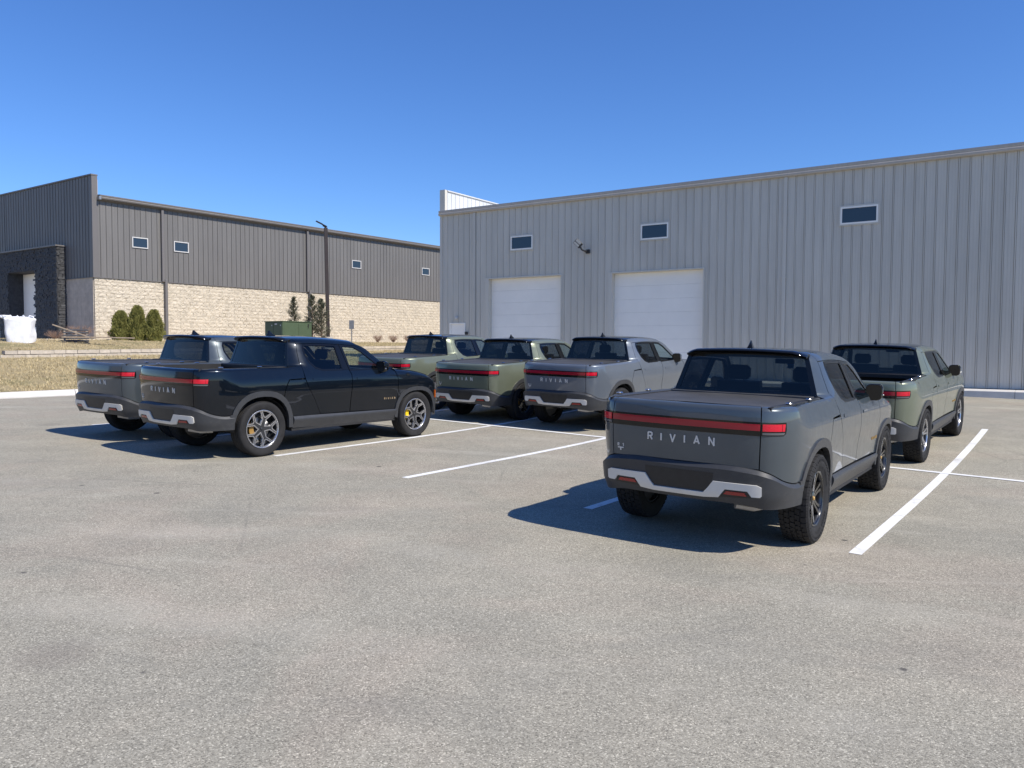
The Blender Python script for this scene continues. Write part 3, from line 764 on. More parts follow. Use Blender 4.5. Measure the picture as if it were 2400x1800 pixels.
        part('mirror_cap', ('mic', sd), mir('cap'), 'paint', mi)
        part('mirror_glass', ('mig', sd), mir('glass'), 'gloss', mi)
        part('turn_signal', ('mis', sd), mir('signal'), 'chrome', mi)
        # wheel well liner
        def liner(wy):
            mb = MB()
            for y0 in (wy,):
                n = 14; vs = []
                for i in range(n+1):
                    a = math.pi*i/n
                    for xx in (.52, .965): vs.append((sd*xx, y0+.515*math.cos(a), .40+.50*math.sin(a)))
                fs = [(2*i, 2*i+1, 2*i+3, 2*i+2) for i in range(n)]
                mb.add(vs, fs); mb.add([(sd*.52, y0+.515*math.cos(math.pi*i/n), .40+.5*math.sin(math.pi*i/n)) for i in range(n+1)]+[(sd*.52, y0, .25)], [tuple(range(n+2))])
            return mb.me('wheel_well')
        for wy in (0, 3.47): part('wheel_well', ('ww', sd, wy), (lambda wy=wy: liner(wy)), 'under')
        for yy, fr in ((0, 0), (3.449, 1)):
            build_wheel(t, sd*.862, yy, kind, sd, rim, fr)
    # rear
    top = [(-.7255, ZB(US)+.004), (-.35, .820), (.35, .820), (.7255, ZB(US)+.004), (.7275, 1.2), (.7255, 1.425), (-.7255, 1.425), (-.7275, 1.2)]
    g = part('tailgate', 'tg', P('tailgate', top, f=tg, step=.035, inset=.0015), 'paint')
    part('light_bar', 'lb', P('light_bar', [(-.729, 1.105), (.729, 1.105), (.729, 1.228), (-.729, 1.228)], f=tg, step=.06, inset=0, off=.003), 'gloss', g)
    part('light_strip', 'ls', P('light_strip', [(-.724, 1.152), (.724, 1.152), (.724, 1.210), (-.724, 1.210)], f=tg, step=.06, inset=0, off=.010, depth=.01), 'red', g)
    fn = surf(tg)
    for i, l_ in enumerate(letters(-.325, .325, .992, .068, .0125, fn, -.001, .008)):
        part('letter', ('let', i), (lambda l_=l_: l_.me('letter')), 'satin', g)
    def badge():
        mb = MB()
        for l_ in letters(-.668, -.602, .893, .026, .007, fn, 0, .006, 'R1'): mb.add(l_.v, l_.f)
        mb.prism([(-.668, .884), (-.602, .884), (-.602, .873), (-.628, .873), (-.628, .852), (-.642, .852), (-.642, .873), (-.668, .873)], 0, .006, fn)
        return mb.me('badge')
    part('badge', 'badge', badge, 'satin', g)
    def bump(u, z):
        zt = ZB(u); p = body(u, z); x, y, nx, ny = plan(u)
        cl = min(1, max(0, (zt-z)/.040)); o = .034*cl*ss(-.40, US+.1, u)+.016*cl-.03*ss(.56, .44, z)*ss(-.4, US, u)
        return (p[0]+nx*o, p[1]+ny*o, p[2])
    def bumper():
        vs = []; fs = []; us = [uR(0)+(-.50-uR(0))*i/34 for i in range(35)]; zs = [0, .012, .03, .05, .075, .12, .2, .28, .34, .38]
        rows = []
        for sgn in (1, -1):
            for u in (us if sgn > 0 else us):
                zt = ZB(u)-.003; zb = .475-.035*ss(-1.3, US+.1, u)
                row = []
                for k in range(12):
                    z = [zt, zt-.006, zt-.040, zt-.046][k] if k < 4 else zt-.046+(zb-zt+.046)*[.12, .25, .4, .55, .7, .85, 1.0, 1.0][k-4]
                    p = bump(u, z); x, y, nx, ny = plan(u); q = 0 if k < 11 else .10
                    if k == 0: q = .02
                    row.append((sgn*(p[0]-nx*q), p[1]-ny*q, p[2]+(.015 if k == 11 else 0)))
                rows.append((sgn, row))
        for sgn in (1, -1):
            rr_ = [r for s_, r in rows if s_ == sgn]; k0 = len(vs)
            for r in rr_: vs += r
            for i in range(len(rr_)-1):
                for k in range(11):
                    q = (k0+i*12+k, k0+(i+1)*12+k, k0+(i+1)*12+k+1, k0+i*12+k+1); fs.append(q[::-1] if sgn > 0 else q)
        mb = MB(); mb.add(vs, fs); me_ = mb.me('rear_bumper', angle=24)
        return me_
    b = part('rear_bumper', 'bumper', bumper, 'clad2')
    def br(x, z):
        p = bump(uR(abs(x)), z); return (p[0]*(1 if x >= 0 else -1), p[1], p[2])
    half = [(.74, .655), (.705, .672), (.315, .668), (.275, .60), (.235, .556)]
    low = [(-.235, .520)]
    sk = [(-a, b_) for a, b_ in half[::1]]
    skp = [(-.755, .575), (-.752, .650), (-.715, .668), (-.335, .672), (-.29, .61), (-.245, .558), (.245, .558), (.29, .61), (.335, .672), (.715, .668), (.752, .650), (.755, .575), (.742, .560), (.675, .560), (.640, .608), (.445, .608), (.385, .530), (.25, .518), (-.25, .518), (-.385, .530), (-.445, .608), (-.640, .608), (-.675, .560), (-.742, .560)]
    part('skid_plate', 'skid', P('skid_plate', skp, f=br, step=.05, inset=0, off=.016, depth=.018), 'satin', b)
    part('plate_recess', 'plate', P('plate_recess', [(-.265, .572), (.265, .572), (.335, .70), (.335, .745), (-.335, .745), (-.335, .70)], f=br, step=.06, inset=0, off=.002, depth=.01), 'black', b)
    for sx in (1, -1):
        part('lamp_pocket', ('pk', sx), P('lamp_pocket', [(sx*.40, .532), (sx*.668, .545), (sx*.635, .604), (sx*.448, .604)], f=br, step=.05, inset=0, off=.003, depth=.01), 'black', b)
        part('reflector', ('rf', sx), P('reflector', [(sx*.43, .560), (sx*.635, .560), (sx*.615, .590), (sx*.455, .590)], f=br, step=.05, inset=0, off=.010, depth=.01), 'reflect', b)
    # roof glass, spoiler, rear window
    def roof(front=False):
        def f():
            vs = []; fs = []; ys = [.64+i*(2.10-.64)/30 for i in range(31)]; ws = [1.897, 1.93, 1.98, 2.06, 2.2, 2.4, 2.62]
            cols = 2*len(ws)-1
            for yy in ys:
                row = [body(max(yy, .66), w_) for w_ in ws]
                row = [(max(0, a), yy if yy >= .66 else yy, q-(.012 if yy < .66 else 0)) for a, b_, q in row]; row[-1] = (0, row[-1][1], row[-1][2])
                yb = .07*0
                full = row+[(-a, b_, q) for a, b_, q in row[:-1]][::-1]
                vs += full
            for i in range(len(ys)-1):
                for k in range(cols-1): fs.append((i*cols+k, (i+1)*cols+k, (i+1)*cols+k+1, i*cols+k+1))
            return mesh('roof', vs, fs, True)
        return f
    ro = part('roof', 'roof', roof(), 'roofglass')
    def spoiler():
        mb = MB(); n = 20; vs = []; prof = [(.70, .004), (.60, .002), (.555, -.012), (.548, -.022), (.56, -.034), (.69, -.062)]
        for i in range(n+1):
            xx = -.665+1.33*i/n; k = abs(xx)/.665
            e = body(.69, 1.897); zc = 1.835+.022*(1-k*k)-.030*ss(.82, 1, k)
            for py, pz in prof: vs.append((xx, py-.045*(1-k*k)+.06*ss(.85, 1, k), zc+pz))
        m_ = len(prof)
        fs = [(i*m_+j, (i+1)*m_+j, (i+1)*m_+j+1, i*m_+j+1) for i in range(n) for j in range(m_-1)]
        fs += [tuple(range(m_)), tuple(range(n*m_, n*m_+m_))[::-1]]
        return mb.add(vs, fs).me('spoiler', angle=50)
    part('spoiler', 'spoiler', spoiler, 'gloss')
    part('cross_strip', 'xstrip', lambda: MB().box(-.62, .62, .76, .80, 1.853, 1.862, .003).me('cross_strip') if False else mesh('cross_strip', [(-.63, .86, 1.846), (.63, .86, 1.846), (.63, .90, 1.846), (-.63, .90, 1.846)], [(0, 1, 2, 3)]), 'black') if False else None
    def ant():
        mb = MB(); vs = []
        for z, y0, y1, hw in ((1.858, .78, .98, .035), (1.885, .80, .93, .022), (1.925, .805, .87, .010), (1.948, .815, .845, .004)):
            vs += [(-hw, y0+.01, z), (0, y0, z), (hw, y0+.01, z), (hw*.6, (y0+y1)/2+.02, z), (0, y1, z), (-hw*.6, (y0+y1)/2+.02, z)]
        fs = [(i*6+k, i*6+(k+1) % 6, (i+1)*6+(k+1) % 6, (i+1)*6+k) for i in range(3) for k in range(6)]+[tuple(range(18, 24))]
        return mb.add(vs, fs).me('antenna', angle=50)
    part('antenna', 'ant', ant, 'gloss')
    def rw(xn, z):     # xn -1..1
        k = (z-1.36)/(1.78-1.36); hw = .800+(.672-.800)*k; x_ = xn*hw
        return (x_, .605+.082*k-.045*(1-xn*xn), z)
    ring = [(-1, 1.352), (1, 1.352), (1, 1.80), (-1, 1.80)]
    hole = [(-.93, 1.395), (.93, 1.395), (.93, 1.768), (-.93, 1.768)]
    rwp = part('rear_window_frame', 'rwf', P('rear_window_frame', ring, holes=[hole], f=rw, step=.08, inset=0, depth=.02, centre=(0, 3, 1.5)), 'gloss')
    part('rear_window', 'rwg', P('rear_window', grow(hole, .01), f=rw, step=.12, inset=0, off=-.004, depth=.004, centre=(0, 3, 1.5)), 'tint', rwp)
    # windscreen
    E_ = [body(a, b_) for a, b_ in WSE]
    et = [0, .22, .52, .82, 1.0]; ex = hermite(et, [q[0] for q in E_]); ey = hermite(et, [q[1] for q in E_]); ez = hermite(et, [q[2] for q in E_])
    def ws(xn, tt):
        return (xn*(ex(tt)-.004), ey(tt)+(.20-.10*tt)*(1-xn*xn), ez(tt)+(.012+.03*tt)*(1-xn*xn))
    part('windscreen', 'wsc', P('windscreen', [(-1, .0), (1, .0), (1, 1.0), (-1, 1.0)], f=ws, step=.08, inset=.0, depth=.01, centre=(0, 0, 0)), 'clear')
    def hood(x_, yy):
        return (x_, yy, ZF(yy)+.030*(1-(x_/.9)**2)+.012)
    yl = [2.90, 3.2, 3.5, 3.8, 3.95]
    right = [(body(yy, ZF(yy)+.040)[0]-.004, yy) for yy in yl]+[(.78, 4.05), (.60, 4.16), (.3, 4.23)]
    part('bonnet', 'hood', P('bonnet', right+[(0, 4.25)]+[(-a, b_) for a, b_ in right[::-1]]+[(-.6, 3.0), (0, 3.08), (.6, 3.0)], f=hood, step=.07, centre=(0, 2, -4)), 'paint')
    part('cowl', 'cowl', lambda: MB().box(-.84, .84, 2.80, 3.12, 1.20, 1.262).me('cowl'), 'black')
    def nose(u_, z): return body(u_, z)
    def fascia():
        vs = []; fs = []; us = [3.95+(uF(0)-3.95)*i/16 for i in range(17)]
        zs = [.36, .5, .62, .8, .95, 1.0]
        for sgn in (1, -1):
            k0 = len(vs)
            for u in us:
                for z in zs:
                    p_ = body(u, z); vs.append((sgn*p_[0], p_[1], z))
            for i in range(16):
                for k in range(5):
                    q = (k0+i*6+k, k0+(i+1)*6+k, k0+(i+1)*6+k+1, k0+i*6+k+1); fs.append(q if sgn > 0 else q[::-1])
        return mesh('front_fascia', vs, fs, True)
    part('front_fascia', 'fascia', fascia, 'clad')
    # bed: floor, walls; cover
    def bed():
        mb = MB()
        mb.box(-.77, .77, -.98, .57, .86, .90)
        for sx in (-1, 1): mb.box(*sorted((sx*.77, sx*.80)), -.98, .57, .86, 1.36)
        mb.box(-.80, .80, .57, .60, .80, 1.36); mb.box(-.74, .74, -.985, -.95, .86, 1.352)
        return mb.me('bed_liner')
    part('bed_liner', 'bed', bed, 'under')
    if cover:
        def cov():
            mb = MB(); vs = []; n = 24; ny = 22
            for j in range(ny+1):
                for i in range(n+1):
                    xx = -.772+1.544*i/n; yy = -.925+1.37*j/ny
                    vs.append((xx, yy, 1.352+.010*(1-(xx/.772)**2)+(.0025 if j % 2 else 0)))
            fs = [(j*(n+1)+i, j*(n+1)+i+1, (j+1)*(n+1)+i+1, (j+1)*(n+1)+i) for j in range(ny) for i in range(n)]
            mb.add(vs, fs); mb.box(-.772, .772, .445, .575, 1.345, 1.375, .006); mb.box(-.772, .772, -.945, -.925, 1.335, 1.356); return mb.me('bed_cover')
        part('bed_cover', 'cover', cov, 'cover')
    else:
        part('cover_cassette', 'cass', lambda: MB().box(-.772, .772, .42, .575, 1.30, 1.372, .008).me('cover_cassette'), 'black')
    # hidden structure: sills, floor, inner door skins, underbody
    def inner():
        mb = MB()
        for sx in (-1, 1):
            mb.box(*sorted((sx*.89, sx*.93)), .62, 2.95, .42, 1.24)
            mb.box(*sorted((sx*.45, sx*.935)), .58, 2.93, .33, .45)
            mb.box(*sorted((sx*.80, sx*.90)), -.45, .60, 1.02, 1.33)
            mb.box(*sorted((sx*.55, sx*.80)), -.93, -.52, .52, 1.3)
            mb.box(*sorted((sx*.55, sx*.88)), 3.05, 3.9, 1.02, 1.06)
        mb.box(-.60, .60, -.95, -.3, .50, .80); mb.box(-.60, .60, -.3, 4.0, .36, .60); mb.box(-.88, .88, .60, .64, .45, 1.33); mb.box(-.88, .88, 2.9, 2.95, .45, 1.2)
        mb.box(-.62, .62, 2.9, 4.2, .5, 1.0)
        return mb.me('underbody')
    part('underbody', 'inner', inner, 'under')
    part('axle', 'axle', lambda: MB().tube([(-.8, 0, .40), (.8, 0, .40)], .055, 8).me('axle'), 'under')
    for sx in (-1, 1):
        part('damper', ('damp', sx), lambda: MB().tube([(sx*.62, .05, .35), (sx*.6, .05, .9)], .045, 8).me('damper'), 'gal')
        part('control_arm', ('arm', sx), lambda: MB().tube([(sx*.35, -.3, .38), (sx*.78, 0, .34)], .028, 6).me('control_arm'), 'gal')
    part('under_shield', 'shield', lambda: MB().tube([(.50, -.96, .455), (.64, -.86, .43), (.70, -.70, .43)], .04, 8).me('under_shield'), 'gal')
    # interior
    def seats(y0, xs, hw, ztop_):
        mb = MB()
        for xx in xs:
            mb.box(xx-hw, xx+hw, y0-.02, y0+.46, .66, .80, .04)
            vs_ = [(-hw, 0, .74), (hw, 0, .74), (hw*.92, -.20, ztop_), (-hw*.92, -.20, ztop_)]
            mb.prism([(0, .74), (-.17, ztop_), (-.08, ztop_+.015), (.10, .76)], xx-hw, xx+hw, lambda a, b_, d_: (d_, y0+a, b_))
            for q in (-.06, .06): mb.tube([(xx+q, y0-.125, ztop_-.02), (xx+q, y0-.135, ztop_+.07)], .007, 5)
            # headrest: rounded block
            mb.box(xx-.145, xx+.145, y0-.20, y0-.09, ztop_+.025, ztop_+.205, .04)
        return mb
    part('front_seat', 'fs1', lambda: seats(1.78, (.40,), .27, 1.44).me('front_seat'), 'seat')
    part('front_seat', 'fs2', lambda: seats(1.78, (-.40,), .27, 1.44).me('front_seat'), 'seat')
    part('rear_bench', 'rb', lambda: seats(.92, (-.47, .47), .30, 1.20).me('rear_bench'), 'seat')
    def dash():
        mb = MB(); mb.prism([(2.45, .9), (2.40, 1.14), (2.52, 1.22), (2.86, 1.20), (2.86, .8)], -.86, .86, lambda a, b_, d_: (d_, a, b_))
        mb.box(-.20, .16, 2.40, 2.43, 1.12, 1.30, .01); return mb.me('dashboard')
    part('dashboard', 'dash', dash, 'seat')
    def wheel_():
        mb = MB(); pts = [(-.40+.185*math.cos(a), 2.22-.06*math.sin(a), 1.17+.175*math.sin(a)) for a in [2*math.pi*i/28 for i in range(29)]]
        mb.tube(pts, .016, 7, False); mb.tube([(-.58, 2.22, 1.17), (-.22, 2.22, 1.17)], .014, 6); mb.tube([(-.40, 2.22, 1.17), (-.40, 2.42, 1.08)], .03, 8)
        return mb.me('steering_wheel', smooth=True)
    part('steering_wheel', 'stw', wheel_, 'black')
    part('rear_view_mirror', 'rvm', lambda: MB().box(-.12, .12, 2.16, 2.19, 1.66, 1.725, .01).me('rear_view_mirror'), 'black')
    part('tag_card', 'tagc', lambda: MB().box(.02, .10, 2.22, 2.222, 1.60, 1.69).me('tag_card'), 'bluec') if 'nearest' in label else None
    return t
M['bluec'] = mat('blue_card', (.02, .25, .65), .5)
# ---------------------------------------------------------------- ground heights
GXc, GYc, GQc = -.0152, .0140, .00323
def G(x, y):
    x = min(max(x, -45), 45); y = min(max(y, -45), 60)
    s = .6*x+.8*y; q = 0
    if s > 10: q = GQc*(min(s, 18.8)-10)**2
    if s > 18.8: q += .022*(min(s, 60)-18.8)
    return GXc*x+GYc*y+q
EV = np.array((.592, .806)); NV = np.array((-.806, .592))     # along the stalls / to their left
def sn(s, n): p = EV*s+NV*n; return float(p[0]), float(p[1])
KN, WN = 23.95, 33.0
def zw(s): return 1.47+.0126*(s-12.9)
def TH(x, y):
    s = x*.592+y*.806; n = -x*.806+y*.592
    if n < KN: return G(x, y)-.05
    k = G(*sn(s, KN))+.115; lo = min(zw(s), 1.9)
    if n < WN-.001: 
        t = (n-KN)/(WN-KN); return k+(lo-k)*(t*.75+.25*ss(0, 1, t))
    step = .25*ss(12.35, 12.75, s); top = lo+step
    return top+(2.2-top)*ss(WN+.3, 39.0, n) if n < 39 else 2.2
def sheet(name, s0, s1, n0, n1, ds, dn, zf, m, kind='structure', zo=0):
    S = np.arange(s0, s1+1e-6, ds); N = np.arange(n0, n1+1e-6, dn); vs = []
    for s in S:
        for n in N:
            x, y = sn(s, n); vs.append((x, y, zf(x, y)+zo))
    c = len(N); fs = [(i*c+j, i*c+j+1, (i+1)*c+j+1, (i+1)*c+j) for i in range(len(S)-1) for j in range(c-1)]
    fs = [f[::-1] for f in fs]
    o = link(name, mesh(name, vs, fs, True), m); tag(o, kind=kind); return o
def nonuni(name, xs, ys, zf, m):
    vs = [(x, y, zf(x, y)) for x in xs for y in ys]; c = len(ys)
    o = link(name, mesh(name, vs, [((i+1)*c+j, (i+1)*c+j+1, i*c+j+1, i*c+j) for i in range(len(xs)-1) for j in range(c-1)], True), m); tag(o, kind='structure'); return o
pp = sorted(set([-1500, -700, -350, -200, -120, -80, -60]+list(range(-50, 66, 2))+[80, 120, 200, 350, 700, 1500]))
def GZ(x, y):
    n = -x*.806+y*.592
    return TH(x, y)-(.06 if n < KN-4 or n > WN+8 else .55)
nonuni('ground', pp, pp, GZ, M['ground'])
sheet('parking_lot', -45, 60, -50, KN-.15, 1.0, (KN-.15+50)/74, G, M['asphalt'])
# grass bank between the kerb and the low wall
sheet('grass_bank', -20, 60, KN+.13, WN-.01, .5, (WN-.14-KN)/20, lambda x, y: TH(x, y)+.02*noise.noise(Vector((x, y, 0))*1.7), M['ground'])
sheet('upper_grass', -20, 60, WN, WN+10, .5, .5, lambda x, y: TH(x, y)+.01*noise.noise(Vector((x, y, 0))*1.7), M['ground'])
def strip(name, pts_fn, t0, t1, dt, width, thick, m, zf, parent=None):
    pass
def line(s0, n0, s1, n1, wdt=.105):
    k = max(2, int(math.hypot(s1-s0, n1-n0)/.25)); vs = []; fs = []
    d = np.array((s1-s0, n1-n0)); d = d/np.hypot(*d); q = np.array((-d[1], d[0]))*wdt/2
    for i in range(k+1):
        s = s0+(s1-s0)*i/k; n = n0+(n1-n0)*i/k
        for sg in (-1, 1):
            x, y = sn(s+sg*q[0], n+sg*q[1]); vs.append((x, y, G(x, y)+.004))
    for i in range(k): fs.append((2*i, 2*i+2, 2*i+3, 2*i+1))
    z = Vector((vs[0][0], vs[0][1], 0)); a = Vector(vs[2])-Vector(vs[0]); b = Vector(vs[1])-Vector(vs[0])
    if a.cross(b).z < 0: fs = [f[::-1] for f in fs]
    return vs, fs
LN = [1.72, 4.61, 7.50, 10.32, 13.07, 16.18]
LT = ['bay line right of the nearest grey truck, long bright white stripe', 'short bay line end showing left of the nearest grey truck under its shadow',
      'bay line in the open bay between the nearest grey truck and the black truck', 'bay line beside the right wheels of the black truck',
      'bay line between the black truck and the grey truck behind it', 'bay line on the far side of the leftmost grey truck', 'last bay line left of the grey truck by the grass']
for n, lb in zip(LN, LT):
    s1 = 18.75
    v, f = line(7.75, n, s1, n, .115); o = link('bay_line', mesh('bay_line', v, f), M['line']); tag(o, 'white painted '+lb, 'painted line', 'painted bay lines')
    o['kind'] = 'structure'
v, f = line(13.32, -12, 13.32, KN-2.2, .115); v = [(a, b, c+.004) for a, b, c in v]
o = link('bay_line', mesh('bay_line', v, f), M['line']); tag(o, kind='structure')
# kerb on the left: individual poured lengths with a gutter pan
def sweep(name, s0, s1, prof, m, ds=.5):
    vs = []; fs = []; k = max(1, int(round((s1-s0)/ds))); c = len(prof)
    for i in range(k+1):
        s = s0+(s1-s0)*i/k; g = G(*sn(s, KN))
        for n, z in prof: x, y = sn(s, n); vs.append((x, y, g+z))
    for i in range(k):
        for j in range(c-1): fs.append((i*c+j, i*c+j+1, (i+1)*c+j+1, (i+1)*c+j))
    fs += [tuple(range(c))[::-1], tuple(range(k*c, k*c+c))]
    return mesh(name, vs, fs)
ke = empty('kerb', (*sn(10, KN), 0)); tag(ke, 'pale concrete kerb and gutter along the dry grass on the left', 'kerb')
ki = ke.location.copy()
s = -16.0; prof = [(KN-.42, -.05), (KN-.42, .008), (KN-.06, .0), (KN-.03, .10), (KN+.0, .135), (KN+.15, .14), (KN+.15, -.05)]
while s < 42:
    me = sweep('kerb_length', s+.006, s+2.99, prof, M['conc'])
    me.transform(Matrix.Translation(-ki)); link('kerb_length', me, M['conc'], ke); s += 3.0
# dry grass tufts on the bank
def tufts(name, count, s0, s1, n0, n1, h, seed, m):
    rg = np.random.RandomState(seed); vs = []; fs = []
    for i in range(count):
        s = rg.uniform(s0, s1); n = rg.uniform(n0, n1); x, y = sn(s, n); 
        if noise.noise(Vector((x*.8, y*.8, 3))) < rg.uniform(-.8, .25): continue
        z = TH(x, y)+.01; a = rg.uniform(0, math.pi*2); hh = h*rg.uniform(.4, 1.2); wd = .012; l = rg.uniform(.2, .9)*hh
        dx, dy = math.cos(a), math.sin(a); b = rg.uniform(0, 6.28); k = len(vs)
        vs += [(x-dx*wd, y-dy*wd, z), (x+dx*wd, y+dy*wd, z), (x+math.cos(b)*l, y+math.sin(b)*l, z+hh)]; fs.append((k, k+1, k+2))
    o = link(name, mesh(name, vs, fs), m); tag(o, kind='stuff'); return o
tufts('dry_grass', 60000, 4, 34, KN+.2, WN-.1, .075, 5, M['blade'])
tufts('dry_grass', 22000, 8, 40, WN+.35, WN+6.5, .06, 8, M['blade'])
# ---------------------------------------------------------------- walls and buildings
class Frame:
    def __init__(s, p0, ang, out):     # heading ang (cw from +Y); out = heading of outward normal
        s.p = np.array(p0, float); s.d = np.array((math.sin(R(ang)), math.cos(R(ang)))); s.o = np.array((math.sin(R(out)), math.cos(R(out))))
    def w(s, l, o, z): q = s.p+s.d*l+s.o*o; return (float(q[0]), float(q[1]), float(z))
    def mat(s):
        d, o = s.d, s.o
        return Matrix(((d[0], o[0], 0, s.p[0]), (d[1], o[1], 0, s.p[1]), (0, 0, 1, 0), (0, 0, 0, 1)))
def fix(me):   # frame matrices may be left handed: make face normals point outward again
    return me
def fr_link(name, mb, m, parent, angle=None):
    """vertices given in frame space (l, out, z); parent carries the frame matrix"""
    me = mb.me(name, angle=angle)
    if parent.get('flip'): me.flip_normals()
    return link(name, me, m, parent)
def building(name, fr, label, cat):
    e = empty(name); e.matrix_world = Matrix.Translation(fr.w(0, 0, 0)); tag(e, label, cat); return e
def fw(mb, fr, base):
    """frame space to building local (translation only)"""
    mb.v = [tuple(np.array(fr.w(*p))-np.array(base)) for p in mb.v]
    if fr.d[0]*fr.o[1]-fr.d[1]*fr.o[0] < 0: mb.f = [f[::-1] for f in mb.f]
    return mb
RIB = [(0, -.016), (.008, .022), (.034, .022), (.042, -.016), (.052, .002), (.118, .002), (.122, .007), (.128, .002), (.200, .002), (.204, .007), (.210, .002), (.300, .002), (.305, -.016)]
def clip_prof(prof, a, b):
    out = []
    for (x0, y0), (x1, y1) in zip(prof, prof[1:]):
        if x1 <= a or x0 >= b: continue
        f = lambda x: y0+(y1-y0)*(x-x0)/(x1-x0)
        p = (max(x0, a), f(max(x0, a))); q = (min(x1, b), f(min(x1, b)))
        if not out or abs(out[-1][0]-p[0]) > 1e-6: out.append(p)
        out.append(q)
    return out
def siding_panels(fr, parent, base, l0, l1, zb, zt, openings, m, pitch=.305, prof=RIB, off=0):
    i = 0; l = l0
    while l < l1-.02:
        e = min(l+pitch, l1); cuts = sorted(set([l, e]+[c for o in openings for c in o[:2] if l < c < e])); mb = MB(); any_ = False
        for a, b in zip(cuts, cuts[1:]):
            if b-a < .004: continue
            mid = (a+b)/2; zs = [(zb(mid) if callable(zb) else zb, zt(mid) if callable(zt) else zt)]
            for o in openings:
                if o[0] < mid < o[1]:
                    nz = []
                    for z0, z1 in zs:
                        if o[2] > z0 and o[2] < z1: nz.append((z0, o[2]))
                        if o[3] < z1 and o[3] > z0: nz.append((o[3], z1))
                        if o[2] >= z1 or o[3] <= z0: nz.append((z0, z1))
                    zs = nz
            pr = clip_prof(prof, a-l, b-l)
            for z0, z1 in zs:
                n = len(pr); vs = [(l+x, off+y, z) for z in (z0, z1) for x, y in pr]
                fs = [(k, k+1, n+k+1, n+k) for k in range(n-1)]
                mb.add(vs, [f[::-1] for f in fs]); any_ = True
        if any_: link('siding_panel', fw(mb, fr, base).me('siding_panel'), m, parent)
        l += pitch; i += 1
def fbox(fr, base, name, m, parent, l0, l1, o0, o1, z0, z1, ch=0, label=None):
    o = link(name, fw(MB().box(l0, l1, o0, o1, z0, z1, ch), fr, base).me(name), m, parent)
    if label: o['label'] = label
    return o
def window(fr, base, parent, l0, l1, z0, z1, fwid=.05, o0=-.08, o1=.045, fm='frame'):
    mb = MB(); a = fwid
    mb.box(l0, l1, o0, o1, z0, z0+a); mb.box(l0, l1, o0, o1, z1-a, z1); mb.box(l0, l0+a, o0, o1-.002, z0+a, z1-a); mb.box(l1-a, l1, o0, o1-.002, z0+a, z1-a)
    f = link('window', fw(mb, fr, base).me('window'), M[fm], parent)
    link('pane', fw(MB().box(l0+a, l1-a, o1-.05, o1-.03, z0+a, z1-a), fr, base).me('pane'), M['winglass'], f)
    return f
def overhead(fr, base, parent, l0, l1, z0, z1, rec, n, m):
    d = link('overhead_door', fw(MB().box(l0, l1, -rec-.08, -rec-.05, z0, z1), fr, base).me('overhead_door'), M['dark'], parent)
    h = (z1-z0)/n
    for i in range(n):
        mb = MB(); mb.box(l0+.002, l1-.002, -rec-.05, -rec, z0+i*h+.0015, z0+(i+1)*h-.0015, .003)
        for k in range(1, 6): mb.box(l0+.02, l1-.02, -rec-.001, -rec+.003, z0+i*h+h*k/6-.004, z0+i*h+h*k/6+.004)
        link('door_section', fw(mb, fr, base).me('door_section'), m, d)
    return d
# --- right building
RF = Frame((12.42, 25.5), -56, 214); RB = RF.w(0, 0, 0)
rb = building('warehouse', RF, 'light grey ribbed metal warehouse on the right with two white overhead doors', 'warehouse')
LE, RE_, EAVE = 18.9, -12.0, 7.90
OPN = [(12.56, 16.40, 0, 4.93), (6.50, 10.42, 0, 4.89), (13.96, 15.06, 6.08, 6.66), (7.91, 9.03, 6.09, 6.67), (.66, 1.81, 6.08, 6.65), (17.50, 18.38, 0, 3.03)]
siding_panels(RF, rb, RB, RE_, LE-.08, .77, EAVE, OPN, M['side_r'])
bk = MB()          # dark liner behind the sheets, with holes left for doors
for a, b, z0, z1 in [(RE_, 6.50, .7, 7.9), (6.50, 10.42, 4.89, 7.9), (10.42, 12.56, .7, 7.9), (12.56, 16.40, 4.93, 7.9), (16.40, LE, .7, 7.9)]: bk.box(a, b, -.25, -.03, z0, z1)
link('wall_liner', fw(bk, RF, RB).me('wall_liner'), M['dark'], rb)
for (a, b, z1) in ((12.58, 16.40, 4.91), (6.52, 10.42, 4.87)):
    overhead(RF, RB, rb, a, b-.18, .75, z1, .20, 8, M['odoor'])
    mb = MB(); mb.box(b-.18, b, -.30, .034, .75, z1); mb.box(a-.05, b, -.22, .037, z1, z1+.05); mb.box(a-.05, a, -.22, .034, .75, z1)
    link('door_jamb', fw(mb, RF, RB).me('door_jamb'), M['trim_r'], rb)
for a, b, z0, z1 in OPN[2:5]:
    mb = MB(); mb.box(a-.05, b+.05, 0, .040, z1, z1+.05); mb.box(a-.05, b+.05, 0, .040, z0-.05, z0); mb.box(a-.05, a, 0, .038, z0, z1); mb.box(b, b+.05, 0, .038, z0, z1)
    link('window_surround', fw(mb, RF, RB).me('window_surround'), M['trim_r'], rb)
    window(RF, RB, rb, a, b, z0, z1, fm='frame_r')
# fascia / gutter
gp = [(0, 0), (.10, 0), (.125, .03), (.13, .09), (.10, .12), (.115, .16), (.115, .225), (0, .235)]
def sweep_l(fr, base, name, prof, l0, l1, z0, m, parent):
    mb = MB(); mb.prism([(o, z0+z) for o, z in prof], l0, l1, lambda a, b, d: (d, a, b)); return link(name, fw(mb, fr, base).me(name), m, parent)
sweep_l(RF, RB, 'gutter', gp, RE_, LE+.06, 7.86, M['trim_g'], rb)
mb = MB()
mb.add([(RE_, -.02, 8.05), (LE, -.02, 8.05), (LE, -30, 9.6), (RE_, -30, 9.6), (RE_, -30, 8.0), (LE, -30, 8.0)], [(0, 1, 2, 3), (3, 2, 5, 4)])
link('roof', fw(mb, RF, RB).me('roof'), M['white_metal'], rb)
